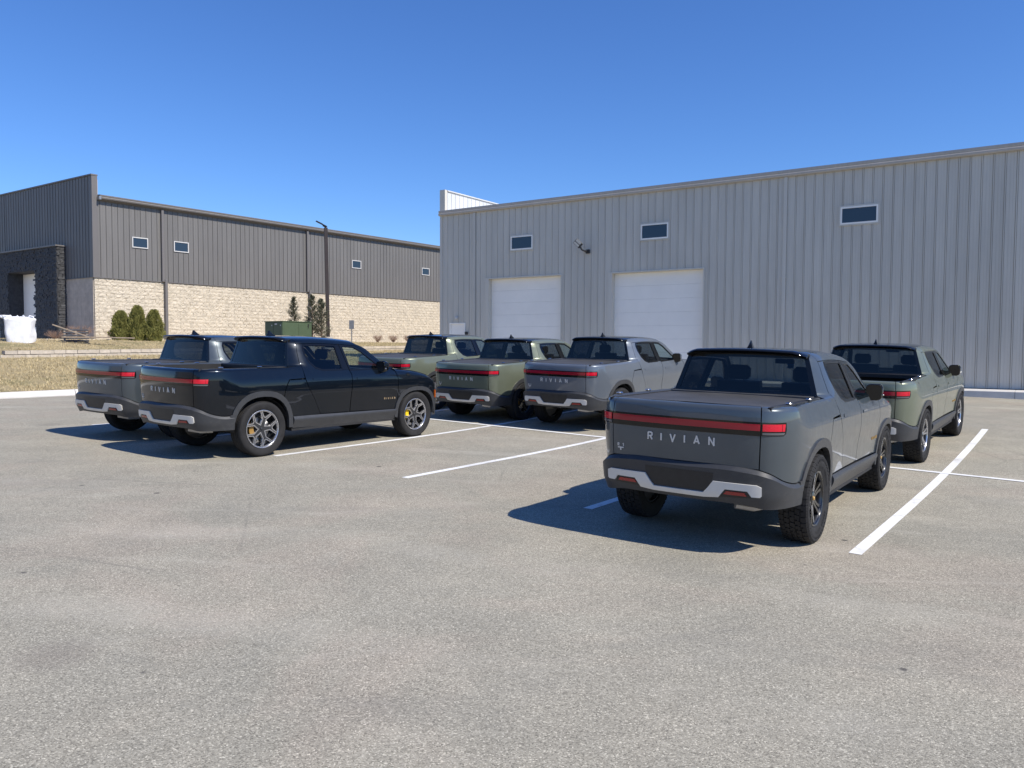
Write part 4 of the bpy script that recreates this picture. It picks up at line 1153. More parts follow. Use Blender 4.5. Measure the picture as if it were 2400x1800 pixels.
# corner trim, gable wall, raised parapet at the left end
fbox(RF, RB, 'corner_trim', M['trim_r'], rb, LE-.10, LE+.03, -.12, .05, .75, 7.858)
GF = Frame(RF.w(LE, 0, 0)[:2], 34, -56)
siding_panels(GF, rb, RB, .1, 30, .6, 8.96, [], M['side_r'], off=.02)
mb = MB(); mb.box(LE-.24, LE-.02, -22, -.0, 8.10, 8.97); pw = link('parapet', fw(mb, RF, RB).me('parapet'), M['trim_r'], rb)
PF = Frame(RF.w(LE-.245, -.12, 0)[:2], 34, 124)
siding_panels(PF, rb, RB, 0, 21.8, 8.0, 8.92, [], M['white_metal'])
fbox(RF, RB, 'parapet_cap', M['white_metal'], rb, LE-.30, LE+.02, -22, -.12, 8.973, 9.02)
fbox(RF, RB, 'parapet_end', M['trim_r'], rb, LE-.26, LE+.035, -.12, .052, 8.098, 9.025)
# downspouts
for l in (16.93, 3.55):
    wd = .15 if l > 10 else .13
    fbox(RF, RB, 'downspout', M['trim_r'], rb, l, l+wd, .034, .062, .80, 7.857, .012)
    for z in (2.2, 4.4, 6.6): fbox(RF, RB, 'downspout_strap', M['trim_r'], rb, l-.03, l+wd+.03, .032, .066, z, z+.03)
# man door, its lamp and box
md = fbox(RF, RB, 'door', M['odoor'], rb, 17.56, 18.32, -.06, -.01, .75, 2.98, .01)
fbox(RF, RB, 'door_frame', M['odoor'], rb, 17.50, 17.56, -.10, .045, .75, 3.03); fbox(RF, RB, 'door_frame', M['odoor'], rb, 18.32, 18.38, -.10, .045, .75, 3.03); fbox(RF, RB, 'door_frame', M['odoor'], rb, 17.56, 18.32, -.10, .043, 2.98, 3.03)
link('handle', fw(MB().box(17.62, 17.72, -.01, .05, 1.75, 1.79, .01), RF, RB).me('handle'), M['gal'], md)
o = fbox(RF, RB, 'wall_lamp', M['frame'], None, 17.88, 18.02, .034, .14, 3.2, 3.32, .02); o.location = RB; tag(o, 'small pale lamp above the white side door', 'wall lamp')
o = fbox(RF, RB, 'keypad_box', M['black'], None, 17.34, 17.46, .034, .12, 2.50, 2.63, .01); o.location = RB; tag(o, 'small black box on the wall beside the white side door', 'keypad')
# flood light with two panels on a bracket
fl = empty('flood_light', RF.w(11.30, .03, 5.80)); tag(fl, 'black twin panel flood light on a bracket between the two wall windows', 'flood light')
fb = np.array(RF.w(11.30, .03, 5.80))
def fpart(name, mb, m, parent=None): return link(name, fw(mb, RF, fb).me(name, angle=40), m, parent or fl)
fpart('wall_mount', MB().box(11.22, 11.40, .03, .12, 5.71, 5.87, .02), M['black'])
fpart('bracket', MB().tube([(11.31, .08, 5.79), (11.36, .30, 5.80), (11.40, .42, 5.84), (11.46, .44, 6.0)], .035, 8), M['black'])
mb = MB(); mb.box(-.12, .12, -.17, .17, -.02, .03, .012)
A_ = Vector((.62, .22, .62)).normalized(); V_ = Vector((-.48, .85, -.35)); N_ = (V_-A_*V_.dot(A_)).normalized(); B_ = A_.cross(-N_)
hm = Matrix.Translation((11.53, .48, 6.08)) @ Matrix(((B_.x, A_.x, -N_.x, 0), (B_.y, A_.y, -N_.y, 0), (B_.z, A_.z, -N_.z, 0), (0, 0, 0, 1)))
mb.v = [tuple(hm @ Vector(v)) for v in mb.v]; hd = fpart('lamp_head', mb, M['black'])
for k in (-1, 1):
    mb = MB(); mb.box(k*.060-.045, k*.060+.045, -.10, .15, -.024, -.0205); mb.v = [tuple(hm @ Vector(v)) for v in mb.v]
    fpart('lamp_panel', mb, M['lampface'], hd)
# concrete walk along the wall, cast in bays
mb = MB(); walk = empty('pavement', RB); tag(walk, kind='structure')
l = -20.0
while l < 22:
    a, b = l+.005, l+1.515
    z = lambda q, o: max(.745, G(*RF.w(q, o, 0)[:2])+.12)
    vs = [RF.w(a, -.02, z(a, 0)+.01), RF.w(a, 1.0, z(a, 1)), RF.w(a, 1.03, z(a, 1)-.02), RF.w(a, 1.03, .2), RF.w(b, -.02, z(b, 0)+.01), RF.w(b, 1.0, z(b, 1)), RF.w(b, 1.03, z(b, 1)-.02), RF.w(b, 1.03, .2)]
    vs = [tuple(np.array(v)-np.array(RB)) for v in vs]
    link('pavement_slab', mesh('pavement_slab', vs, [(0, 1, 5, 4), (1, 2, 6, 5), (2, 3, 7, 6), (0, 3, 2, 1), (4, 5, 6, 7)]), M['conc'], walk); l += 1.52
# --- left building
C0 = (-21.65, 41.0)
LF = Frame(C0, 37.8, 127.8); FF = Frame(C0, -55.5, 214.5); LB = LF.w(0, 0, 0)
lb = building('warehouse', LF, 'dark grey ribbed warehouse on the left with a tan stone base', 'warehouse')
ztl = lambda l: 9.42
LOP = [(2.0, 2.87, 7.19, 7.76), (4.35, 5.23, 7.20, 7.78), (17.22, 18.04, 7.33, 7.88), (24.05, 24.87, 7.37, 7.91), (3.62, 3.75, 20, 21)]
RIB2 = [(0, -.02), (.006, .028), (.026, .028), (.034, -.02), (.040, .004), (.150, .004), (.155, .008), (.160, .004), (.299, .004), (.305, -.02)]
siding_panels(LF, lb, LB, .04, 34, 5.47, 9.55, LOP, M['side_l'], prof=RIB2, off=.03)
siding_panels(FF, lb, LB, .04, 2.76, 5.47, 10.64, [], M['side_l'], prof=RIB2, off=.03)
siding_panels(FF, lb, LB, 2.785, 9.7, 7.2, 10.64, [], M['side_l'], prof=RIB2, off=.03)
siding_panels(FF, lb, LB, 9.74, 19, 5.47, 10.64, [], M['side_l'], prof=RIB2, off=.03)
for a, b, z0, z1 in LOP[:4]: window(LF, LB, lb, a, b, z0, z1, .048, -.05, .085)
sweep_l(LF, LB, 'gutter', [(0, 0), (.05, 0), (.30, .10), (.32, .16), (.30, .20), (.32, .25), (.32, .30), (0, .33)], .26, 34, 9.40, M['trim_l'], lb)
fbox(LF, LB, 'gutter_cap', M['gal'], lb, .20, .30, .05, .34, 9.45, 9.62)
mb = MB(); mb.add([(.2, 0, 9.66), (34, 0, 9.66), (34, -22, 10.8), (.2, -22, 10.8)], [(0, 1, 2, 3)]); link('roof', fw(mb, LF, LB).me('roof'), M['side_l'], lb)
fbox(LF, LB, 'parapet_return', M['trim_l'], lb, -.05, .24, -.25, .06, 5.47, 10.66)
mb = MB(); mb.box(.0, 19, -.24, .02, 9.0, 10.67); link('parapet', fw(mb, FF, LB).me('parapet'), M['trim_l'], lb)
fbox(FF, LB, 'parapet_cap', M['trim_l'], lb, -.08, 19, -.26, .09, 10.672, 10.74)
mb = MB(); mb.box(.02, 34, -.3, -.02, 2.0, 9.6); link('wall_liner', fw(mb, LF, LB).me('wall_liner'), M['mortar'], lb)
mb = MB(); mb.box(.02, 5.19, -.3, -.02, 2.0, 10.5); mb.box(8.53, 19, -.3, -.02, 2.0, 10.5); mb.box(5.19, 8.53, -.3, -.02, 6.11, 10.5); link('wall_liner', fw(mb, FF, LB).me('wall_liner'), M['mortar'], lb)
fbox(LF, LB, 'stone_ledge', M['trim_l'], lb, -.06, 34, .0, .10, 5.44, 5.475); fbox(FF, LB, 'stone_ledge', M['trim_l'], lb, -.06, 2.76, .0, .085, 5.442, 5.477)
for l in (3.60, 13.38):
    fbox(LF, LB, 'downspout', M['trim_l'], lb, l, l+.14, .062, .18, 5.46, 9.42, .012)
    fbox(LF, LB, 'downspout', M['trim_l'], lb, l+.13, l+.28, .11, .23, 2.2, 5.60, .012)
def block_variants(w_, h, d, rough, n, seed, gx=5, gz=3, arris=.012):
    rg = random.Random(seed); out = []
    for v in range(n):
        vs = []
        for j in range(gz):
            for i in range(gx):
                e = (i in (0, gx-1) or j in (0, gz-1)) and rg.random() < .6
                vs.append((arris+(w_-2*arris)*i/(gx-1), d+(rg.uniform(-.004, .004) if e else rg.uniform(.2, 1)*rough), arris*.6+(h-1.2*arris)*j/(gz-1)))
        k = len(vs); fs = [(j*gx+i, (j+1)*gx+i, (j+1)*gx+i+1, j*gx+i+1) for j in range(gz-1) for i in range(gx-1)]
        vs += [(.004, 0, .003), (w_-.004, 0, .003), (w_-.004, 0, h-.003), (.004, 0, h-.003)]
        fs += [(k, k+1)+tuple(range(gx-1, -1, -1)), (k+1, k+2)+tuple((j*gx+gx-1) for j in range(gz-1, -1, -1)), (k+2, k+3)+tuple((gz-1)*gx+i for i in range(gx)), (k+3, k)+tuple(j*gx for j in range(gz))]
        out.append((vs, fs))
    return out
def lay_pieces(fr, base, parent, name, var, places, m, limit, kindname):
    """places: (l, o, z) nearest first; the first `limit` become objects that share mesh data, the rest one joined mesh"""
    cache = [None]*len(var); rest = MB()
    hand = fr.d[0]*fr.o[1]-fr.d[1]*fr.o[0]
    z0 = np.array(fr.w(0, 0, 0)); rg = random.Random(len(places))
    for i, (l, o, z) in enumerate(places):
        k = rg.randrange(len(var)); vs, fs = var[k]
        if i < limit:
            if cache[k] is None:
                mb = MB().add(vs, fs); mb.v = [tuple(np.array(fr.w(*p))-z0) for p in mb.v]
                if hand > 0: mb.f = [f[::-1] for f in mb.f]
                cache[k] = mb.me(name); cache[k].materials.append(m)
            ob = bpy.data.objects.new(name, cache[k]); COL.objects.link(ob); ob.parent = parent
            ob.location = tuple(np.array(fr.w(l, o, z))-np.array(base))
        else: rest.add([(a+l, b+o, c+z) for a, b, c in vs], fs)
    if rest.v:
        rest.v = [tuple(np.array(fr.w(*p))-np.array(base)) for p in rest.v]
        if hand > 0: rest.f = [f[::-1] for f in rest.f]
        ob = link(kindname, rest.me(kindname), m, parent); ob['kind'] = 'stuff'
BV = block_variants(.406, .203, .025, .036, 16, 4, 8, 4, .0015)
pl = [(c*.406+(.203 if r_ % 2 else 0)+.01, 0, 2.2+r_*.203) for c in range(83) for r_ in range(16)]
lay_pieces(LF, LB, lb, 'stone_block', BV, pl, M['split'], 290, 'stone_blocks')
BH = block_variants(.200, .203, .025, .04, 4, 14, 5, 4, .0015)
lay_pieces(LF, LB, lb, 'corner_block', BH, [(.01, 0, 2.2+r_*.203) for r_ in range(1, 16, 2)], M['split'], 99, 'corner_blocks')
BV2 = block_variants(.406, .203, .03, .004, 3, 6, 2, 2, .004)
pl = [(c*.406+.03, 0, 2.2+r_*.203) for c in range(7) for r_ in range(16)]
lay_pieces(FF, LB, lb, 'shaded_block', BV2, pl, M['shaded_tan'], 0, 'plain_blocks')
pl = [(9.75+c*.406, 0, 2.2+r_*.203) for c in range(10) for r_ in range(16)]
lay_pieces(FF, LB, lb, 'shaded_block', BV2, pl, M['shaded_tan'], 0, 'plain_blocks')
# dark ledge stone portal
po = empty('entrance_portal', LB); tag(po, 'dark stacked stone portal on the front of the left warehouse around a tall white door', 'portal')
PRO = .50
mb = MB(); mb.box(2.80, 5.28, -.02, PRO-.04, 2.1, 7.20); mb.box(8.44, 9.66, -.02, PRO-.04, 2.1, 7.20); mb.box(5.28, 8.44, -.02, PRO-.04, 6.02, 7.20)
mb.box(8.44, 8.52, -.6, 0, 2.1, 6.02); mb.box(5.20, 5.28, -.6, 0, 2.1, 6.02); mb.box(5.28, 8.44, -.6, 0, 6.02, 6.1)
link('portal_core', fw(mb, FF, LB).me('portal_core'), M['ledge'], po)
LV = []
rg = random.Random(2)
for wv in (.16, .24, .34, .46):
    for hv in (.0975,): LV += block_variants(wv, hv, .030, .028, 2, int(wv*100), 3, 2, .004)
wids = [.16, .16, .24, .24, .34, .34, .46, .46]
def ledge(fr, l0, l1, z0, z1, o, skip=None, lim=0, kn='ledge_stones'):
    pl = []; z = z0
    big = [[] for _ in wids]
    while z < z1-.05:
        l = l0
        while l < l1-.05:
            k = rg.randrange(8)
            if l+wids[k] > l1+.02: k = 0
            if l+wids[k] > l1+.06: break
            if not (skip and skip[0] < l+wids[k]/2 < skip[1] and z < skip[2]): big[k].append((l, o+rg.uniform(-.012, .016), z))
            l += wids[k]
        z += .0975
    mbr = MB(); n = 0; hand = fr.d[0]*fr.o[1]-fr.d[1]*fr.o[0]; z0_ = np.array(fr.w(0, 0, 0))
    for k, lst in enumerate(big):
        vs, fs = LV[k]; me = None
        for (l, o_, z) in lst:
            if n < lim and rg.random() < 2:
                if me is None:
                    q = MB().add(vs, fs); q.v = [tuple(np.array(fr.w(*p))-z0_) for p in q.v]
                    if hand > 0: q.f = [f[::-1] for f in q.f]
                    me = q.me('ledge_stone'); me.materials.append(M['ledge'])
                ob = bpy.data.objects.new('ledge_stone', me); COL.objects.link(ob); ob.parent = po
                ob.location = tuple(np.array(fr.w(l, o_, z))-np.array(LB)); n += 1
            else: mbr.add([(a+l, b+o_, c+z) for a, b, c in vs], fs)
    if mbr.v:
        mbr.v = [tuple(np.array(fr.w(*p))-np.array(LB)) for p in mbr.v]
        if hand > 0: mbr.f = [f[::-1] for f in mbr.f]
        ob = link(kn, mbr.me(kn), M['ledge'], po); ob['kind'] = 'stuff'
PRF = Frame(FF.w(2.80, 0, 0)[:2], 214.5, 124.5)          # right return of the portal
ledge(PRF, 0, PRO-.02, 2.15, 7.18, 0, None, 200)
ledge(FF, 2.80, 9.66, 2.15, 7.18, PRO-.04, (5.26, 8.44, 6.0), 90)
fbox(FF, LB, 'portal_cap', M['trim_l'], po, 2.72, 9.74, -.02, PRO+.08, 7.20, 7.27)
# white door set back in the portal
dd = overhead(FF, LB, lb, 5.30, 8.42, 2.2, 6.0, .32, 7, M['odoor']); dd.name = 'portal_door'
for a in (5.75, 6.9): link('door_slot', fw(MB().box(a, a+.55, -.324, -.31, 3.22, 3.32), FF, LB).me('door_slot'), M['black'], dd)
# next bay to the left of the portal: white door, tan wall
fbox(FF, LB, 'bay_door', M['odoor'], lb, 10.2, 13.5, .04, .09, 2.2, 4.1)
# ---------------------------------------------------------------- retaining wall
rt = empty('retaining_wall', (*sn(20, WN), 0)); tag(rt, 'low tan block retaining wall running across the dry grass bank', 'retaining wall'); rt0 = rt.location.copy()
rv = []
rg = random.Random(12)
for k in range(5):
    for course in (0, 1):
        pass
def rblock(l0, l1, n0, n1, z0, z1):
    vs = []
    for z in (z0, z1):
        for s, n in ((l0, n0), (l1, n0), (l1, n1), (l0, n1)): x, y = sn(s, n); vs.append((x-rt0.x, y-rt0.y, z))
    return mesh('wall_block', vs, [(0, 1, 2, 3), (7, 6, 5, 4), (4, 5, 1, 0), (5, 6, 2, 1), (6, 7, 3, 2), (7, 4, 0, 3)])
s = 12.42
while s < 50:
    ln = .44
    for c, (n0, za, zb) in enumerate(((WN-.20, -.06, .10), (WN-.03, .125, .265))):
        so = s+(.22 if c else 0)+rg.uniform(-.004, .004)
        link('wall_block', rblock(so+.006, so+ln-.006, n0+rg.uniform(-.01, .01), n0+.28, zw(s)+za, zw(s)+zb+rg.uniform(-.003, .003)), M['rwall'], rt)
    s += ln
mbk = MB(); k = 40; vs = []
for i in range(k+1):
    s = 12.75+37*i/k
    for n, dz_ in ((WN+.03, -.1), (WN+.03, .24), (WN+.22, .24)): x, y = sn(s, n); vs.append((x-rt0.x, y-rt0.y, zw(s)+dz_))
link('wall_core', mesh('wall_core', vs, [(3*i+j, 3*i+j+1, 3*i+j+4, 3*i+j+3) for i in range(k) for j in (0, 1)]), M['dark'], rt)
# river rock bed at the foot of the left building
def rocks(name, fr, l0, l1, o0, o1, z, count, seed):
    rg = random.Random(seed); mb = MB()
    base = [(1, 0, 0), (-1, 0, 0), (0, 1, 0), (0, -1, 0), (0, 0, 1), (.7, .7, .3), (-.7, .7, .3), (.7, -.7, .35), (-.7, -.7, .3)]
    F_ = [(0, 5, 4), (5, 2, 4), (2, 6, 4), (6, 1, 4), (1, 8, 4), (8, 3, 4), (3, 7, 4), (7, 0, 4)]
    for _ in range(count):
        l = rg.uniform(l0, l1); o = rg.uniform(o0, o1); r = rg.uniform(.03, .085); x, y, zz = fr.w(l, o, z); a = rg.uniform(0, 6.28)
        vs = [(x+(p[0]*math.cos(a)-p[1]*math.sin(a))*r*rg.uniform(.8, 1.4), y+(p[0]*math.sin(a)+p[1]*math.cos(a))*r, zz+p[2]*r*.8) for p in base]
        mb.add(vs, F_)
    o_ = link(name, mb.me(name), M['rocks']); tag(o_, kind='stuff')
rocks('river_rock', LF, -1, 30, .15, 1.9, 2.2, 6500, 3); rocks('river_rock', FF, .1, 2.6, .15, 2.2, 2.2, 900, 4)
# concrete apron in front of the portal
mb = MB(); mb.box(2.9, 16, .3, 7.5, 2.0, 2.235); o = link('concrete_apron', fw(mb, FF, (0, 0, 0)).me('concrete_apron'), M['conc2']); tag(o, kind='structure')
# ---------------------------------------------------------------- plants
def arbor(x, y, z, rad, h, seed, label):
    e = empty('arborvitae', (x, y, z)); tag(e, label, 'shrub', 'arborvitae shrubs by the stone wall')
    rg = random.Random(seed); mb = MB()
    for _ in range(5200):
        t = rg.random()**.85; zz = .03+t*h*(1+.06*math.sin(seed*7+rg.random()*.5)); pr = min(1, .62+t*1.3)*(1-t)**.42*1.08
        a = rg.uniform(0, 6.283); lump = 1+.14*math.sin(a*5+seed+zz*5)+.12*math.sin(a*3-zz*9+seed)
        r = rad*max(.04, pr)*lump*rg.uniform(.72, 1.05); cx, cy = r*math.cos(a), r*math.sin(a)
        d = Vector((math.cos(a)*.5+rg.uniform(-.35, .35), math.sin(a)*.5+rg.uniform(-.35, .35), 1.0)).normalized(); sd_ = d.cross(Vector((rg.uniform(-1, 1), rg.uniform(-1, 1), rg.uniform(-.3, .3)))).normalized()
        L = rg.uniform(.05, .15); W2 = rg.uniform(.010, .024); p = Vector((cx, cy, zz))
        mb.add([p-sd_*W2*.5, p+d*L*.5-sd_*W2, p+d*L, p+d*L*.5+sd_*W2, p+sd_*W2*.5], [(0, 4, 3, 2, 1)])
    link('foliage', mb.me('foliage'), M['arb'], e)
    mb = MB()       # solid inner mass, added so that gaps read dark
    prof = [(.02, rad*.5), (h*.2, rad*.72), (h*.5, rad*.62), (h*.75, rad*.38), (h*.9, rad*.05)]
    vs = [(r*math.cos(2*math.pi*k/10), r*math.sin(2*math.pi*k/10), z_) for z_, r in prof for k in range(10)]
    mb.add(vs, [(i*10+k, i*10+(k+1) % 10, (i+1)*10+(k+1) % 10, (i+1)*10+k) for i in range(4) for k in range(10)])
    link('inner_mass', mb.me('inner_mass', smooth=True), M['arb'], e)
    link('trunk', MB().tube([(0, 0, -.05), (0, 0, h*.5)], .04, 6).me('trunk'), M['bark'], e)
def zt(x, y): return TH(x, y)
for (x, y, r_, h, sd_, lb_) in [(-19.45, 39.3, .50, 1.42, 1, 'leftmost and shortest of the three rounded green arborvitae by the stone wall'), (-18.72, 39.5, .48, 1.66, 2, 'middle and tallest of the three rounded green arborvitae by the stone wall'), (-17.98, 39.7, .47, 1.50, 3, 'rightmost of the three rounded green arborvitae by the stone wall')]:
    arbor(x, y, 2.08, r_, h, sd_, lb_)
def juniper(x, y, z, rad, h, seed, label):
    e = empty('conifer', (x, y, z)); tag(e, label, 'tree', 'young conifers by the light pole')
    rg = random.Random(seed); mb = MB(); br = MB()
    br.tube([(0, 0, 0), (.01, .01, h*.5), (0, 0, h*.97)], [.045, .028, .008], 6)
    for i in range(120):
        t = (i+rg.random())/120; zz = .12+t*(h-.2); ln = rad*(1-t)**.75*rg.uniform(.55, 1.15)+.05; a = rg.uniform(0, 6.283)
        up = rg.uniform(.45, 1.1); tip = Vector((math.cos(a)*ln, math.sin(a)*ln, zz+ln*up)); b0 = Vector((0, 0, zz)); br.tube([b0, tip], [.009, .003], 4, False)
        for j in range(46):
            q = rg.uniform(.18, 1.08); p = b0.lerp(tip, q)+Vector((rg.uniform(-.05, .05), rg.uniform(-.05, .05), rg.uniform(-.05, .05)))
            d = ((tip-b0).normalized()+Vector((rg.uniform(-.7, .7), rg.uniform(-.7, .7), rg.uniform(-.2, .8)))).normalized(); s_ = d.orthogonal().normalized()
            s_ = (Matrix.Rotation(rg.uniform(0, 6.28), 3, d) @ s_); L = rg.uniform(.04, .09); W2 = rg.uniform(.006, .014)
            mb.add([p-s_*W2, p+d*L, p+s_*W2], [(0, 1, 2)])
    link('foliage', mb.me('foliage'), M['jun'], e); link('trunk', br.me('trunk'), M['bark'], e)
juniper(-12.15, 44.0, 2.2, .52, 2.48, 11, 'thin pale young conifer behind the green utility cabinet')
juniper(-10.68, 42.2, 2.2, .58, 2.50, 12, 'tallest dark conifer just left of the light pole')
juniper(-10.05, 41.6, 2.15, .56, 2.30, 13, 'bushy conifer touching the light pole on its left')
def twigs(x, y, z, rad, h, seed, label, n=70):
    e = empty('bare_shrub', (x, y, z)); tag(e, label, 'shrub', 'leafless shrubs in the rock bed'); rg = random.Random(seed); mb = MB()
    for i in range(n):
        a = rg.uniform(0, 6.28); l = rg.uniform(.35, 1)*rad; hh = h*rg.uniform(.5, 1); p = Vector((rg.uniform(-.05, .05), rg.uniform(-.05, .05), 0)); m1 = Vector((math.cos(a)*l*.4, math.sin(a)*l*.4, hh*.55)); q = Vector((math.cos(a)*l, math.sin(a)*l, hh))
        mb.tube([p, m1, q], [.007, .005, .002], 4, False)
        for _ in range(3):
            f = rg.uniform(.4, .95); b = m1.lerp(q, f); mb.tube([b, b+Vector((rg.uniform(-.12, .12), rg.uniform(-.12, .12), rg.uniform(.03, .15)))], [.004, .0015], 3, False)
    link('branches', mb.me('branches'), M['twig'], e)
def ax(fr, l, o): return fr.w(l, o, 2.2)
twigs(*LF.w(-1.0, .6, 2.2), .75, .75, 21, 'broad leafless shrub at the corner of the stone base left of the arborvitae', 150)
twigs(*LF.w(.5, 1.0, 2.2), .5, .5, 22, 'small leafless shrub between the building corner and the arborvitae', 90)
twigs(*FF.w(2.2, .9, 2.2), .6, .5, 26, 'low leafless shrub in front of the shaded end of the left building', 90)
for k, (l, t_) in enumerate(((18.6, 'leftmost'), (20.1, 'middle'), (21.6, 'rightmost'))):
    twigs(*LF.w(l, 1.1, 2.2), .42, .55, 23+k, t_+' of three small leafless shrubs along the far stone wall', 90)
# ---------------------------------------------------------------- light pole, sign, cabinets, bag, debris
px_, py_ = -9.80, 42.0
lp = empty('light_pole', (px_, py_, 2.1)); tag(lp, 'tall dark square light pole with a tilted flat lamp head', 'light pole')
link('pole', MB().box(-.09, .09, -.09, .09, 0, 6.1, .01).me('pole'), M['bronze'], lp, (.02, 0, 0)).rotation_euler = (0, R(-.9), R(20))
link('base', MB().tube([(0, 0, -.3), (0, 0, .35)], .26, 16).me('base'), M['conc2'], lp)
link('arm', MB().tube([(-.09, 0, 6.05), (-.09, 0, 6.22)], .05, 8).me('arm'), M['black'], lp)
mb = MB(); mb.box(-.30, .30, -.15, .15, -.03, .03, .012); mb.box(-.28, .05, -.13, .13, .03, .045); mb.box(.1, .3, -.06, .06, -.08, -.02, .01)
o = link('lamp_head', mb.me('lamp_head'), M['black'], lp, (-.30, 0, 6.30)); o.rotation_euler = (0, R(26), 0)
sp = empty('sign_post', (-9.75, 48, 2.2)); tag(sp, 'small blank grey sign plate seen from behind on a thin post', 'sign')
link('post', MB().box(-.03, .03, -.02, .02, -.2, 1.2, .004).me('post'), M['gal'], sp); link('plate', MB().box(-.15, .15, -.045, -.025, .80, 1.33, .004).me('plate'), M['gal'], sp)
def cabinet(x, y, z, ang, w_, d_, h, label):
    e = empty('utility_cabinet', (x, y, z), R(ang)); tag(e, label, 'utility cabinet', 'green utility cabinets')
    link('body', MB().box(-w_/2, w_/2, -d_/2, d_/2, 0, h-.04, .015).me('body'), M['txgreen'], e)
    link('lid', MB().box(-w_/2-.03, w_/2+.03, -d_/2-.03, d_/2+.03, h-.039, h, .01).me('lid'), M['txgreen'], e)
    for a, b in ((-w_/2+.03, -.01), (.01, w_/2-.03)):
        dr = link('door', MB().box(a, b, -d_/2-.018, -d_/2-.001, .08, h-.09, .004).me('door'), M['txgreen'], e)
        link('notice', MB().box(b-.14, b-.08, -d_/2-.021, -d_/2-.0185, h-.24, h-.18).me('notice'), M['frame'], dr)
    link('plinth', MB().box(-w_/2-.1, w_/2+.1, -d_/2-.1, d_/2+.1, -.25, -.001, .01).me('plinth'), M['conc2'], e)
    return e
cb = cabinet(-10.95, 38.7, 1.95, -36.0, 1.35, 1.75, 1.20, 'large green utility cabinet in front of the light pole')
link('side_panel', MB().box(.677, .688, -.80, .02, .08, 1.1, .003).me('side_panel'), M['txgreen'], cb); link('side_panel', MB().box(.677, .688, .06, .80, .08, 1.1, .003).me('side_panel'), M['txgreen'], cb)
link('warning_mark', MB().prism([(.62, 1.08), (.70, 1.08), (.66, .95), (.69, .95), (.60, .80), (.63, .93), (.595, .93)], .6885, .690, lambda a, b, d: (d, a, b)).me('warning_mark'), M['black'], cb)
link('notice', MB().box(.10, .28, -.899, -.8935, 1.02, 1.08).me('notice'), M['frame'], cb)
# bulk bag: sagging cube with tied loops
bx, by = -21.15, 34.0; bz = 2.02
bg_ = empty('bulk_bag', (bx, by, bz)); tag(bg_, 'full white woven bulk bag with gathered top standing in front of the portal', 'bulk bag')
def bag():
    n = 44; rows = 22; vs = []; rg = random.Random(5)
    for j in range(rows+1):
        t = j/rows; z = 1.15*min(1, t*1.12); r = .50*(1+.03*math.sin(t*math.pi))
        if t > .84: r *= 1-.9*((t-.84)/.16)**1.3; z = 1.06+.08*math.sin((t-.84)/.16*1.57)
        for i in range(n):
            a = 2*math.pi*i/n; e = .42; cx = math.copysign(abs(math.cos(a))**e, math.cos(a)); cy = math.copysign(abs(math.sin(a))**e, math.sin(a))
            q = noise.noise(Vector((cx*2, cy*2, t*3)))*.05+.02*math.sin(a*11+t*3)*(t > .75)+.012*noise.noise(Vector((cx*9, cy*9, t*9)))
            vs.append((cx*(r+q)*.97, cy*(r+q)*.97, z+.03*noise.noise(Vector((cx*3, cy*3, 5)))*(t > .6)))
    fs = [(j*n+i, j*n+(i+1) % n, (j+1)*n+(i+1) % n, (j+1)*n+i) for j in range(rows) for i in range(n)]+[tuple(range(rows*n, rows*n+n))]
    return mesh('bag', vs, fs, True)
o = link('bag', bag(), M['bagw'], bg_); o.rotation_euler = (0, 0, R(15))
mb = MB(); rg = random.Random(9)
for (cx, cy, s_) in ((-.42, -.3, 1), (-.25, -.38, .8), (-.05, -.3, .6)):
    vs = []; n = 14
    for j in range(6):
        for i in range(n):
            a = 2*math.pi*i/n; rr_ = s_*(.07+.11*math.sin(j/5*2.6))*(1+.3*math.sin(a*3+j)); vs.append((cx+rr_*math.cos(a)-j*.02, cy+rr_*math.sin(a), 1.02+j*.035*s_))
    mb.add(vs, [(j*n+i, j*n+(i+1) % n, (j+1)*n+(i+1) % n, (j+1)*n+i) for j in range(5) for i in range(n)]+[tuple(range(5*n, 6*n))])
link('gathered_top', mb.me('gathered_top', smooth=True), M['bagw'], bg_)
mb = MB()
for sx, sy in ((-.40, -.35), (.38, -.36), (.38, .36), (-.37, .36)): mb.tube([(sx, sy, 1.0), (sx*.95, sy*.9, 1.16), (sx*.7, sy*.6, 1.19), (sx*.5, sy*.6, 1.06)], .022, 5)
link('lifting_loop', mb.me('lifting_loop'), M['bagw'], bg_)
pa = empty('pallet', (bx+.05, by, 1.90), R(15)); tag(pa, 'weathered wooden pallet under the white bulk bag', 'pallet')
for k in range(6): link('slat', MB().box(-.66, .66, -.62+k*.23, -.50+k*.23, .10, .12).me('slat'), M['wood'], pa)
for k in range(3): link('runner', MB().box(-.62+k*.57, -.52+k*.57, -.6, .6, .0, .099).me('runner'), M['wood'], pa)
# planks leaning beside the portal
def plank(p0, p1, wd, tk, name, lb_, grp=None):
    p0 = Vector(p0); p1 = Vector(p1); d = (p1-p0); L = d.length; o = link(name, MB().box(-wd/2, wd/2, 0, L, -tk/2, tk/2, .004).me(name), M['wood'])
    o.location = p0; o.rotation_euler = d.to_track_quat('Y', 'Z').to_euler(); tag(o, lb_, 'plank', grp); return o
plank((-20.35, 35.0, 2.85), (-18.9, 35.6, 2.26), .22, .05, 'plank', 'long weathered plank sloping down to the right beside the white bag')
plank((-19.9, 34.9, 2.30), (-18.0, 35.6, 2.30), .14, .06, 'plank', 'flat plank lying on the ground right of the white bag')
plank((-18.8, 35.2, 2.30), (-17.2, 36.0, 2.28), .12, .05, 'plank', 'short timber lying in front of the bare shrubs')
p2_ = empty('pallet', (-19.75, 35.8, 2.24), R(30)); tag(p2_, 'dark grey pallet tilted against the portal behind the sloping plank', 'pallet'); p2_.rotation_euler = (R(38), 0, R(30))
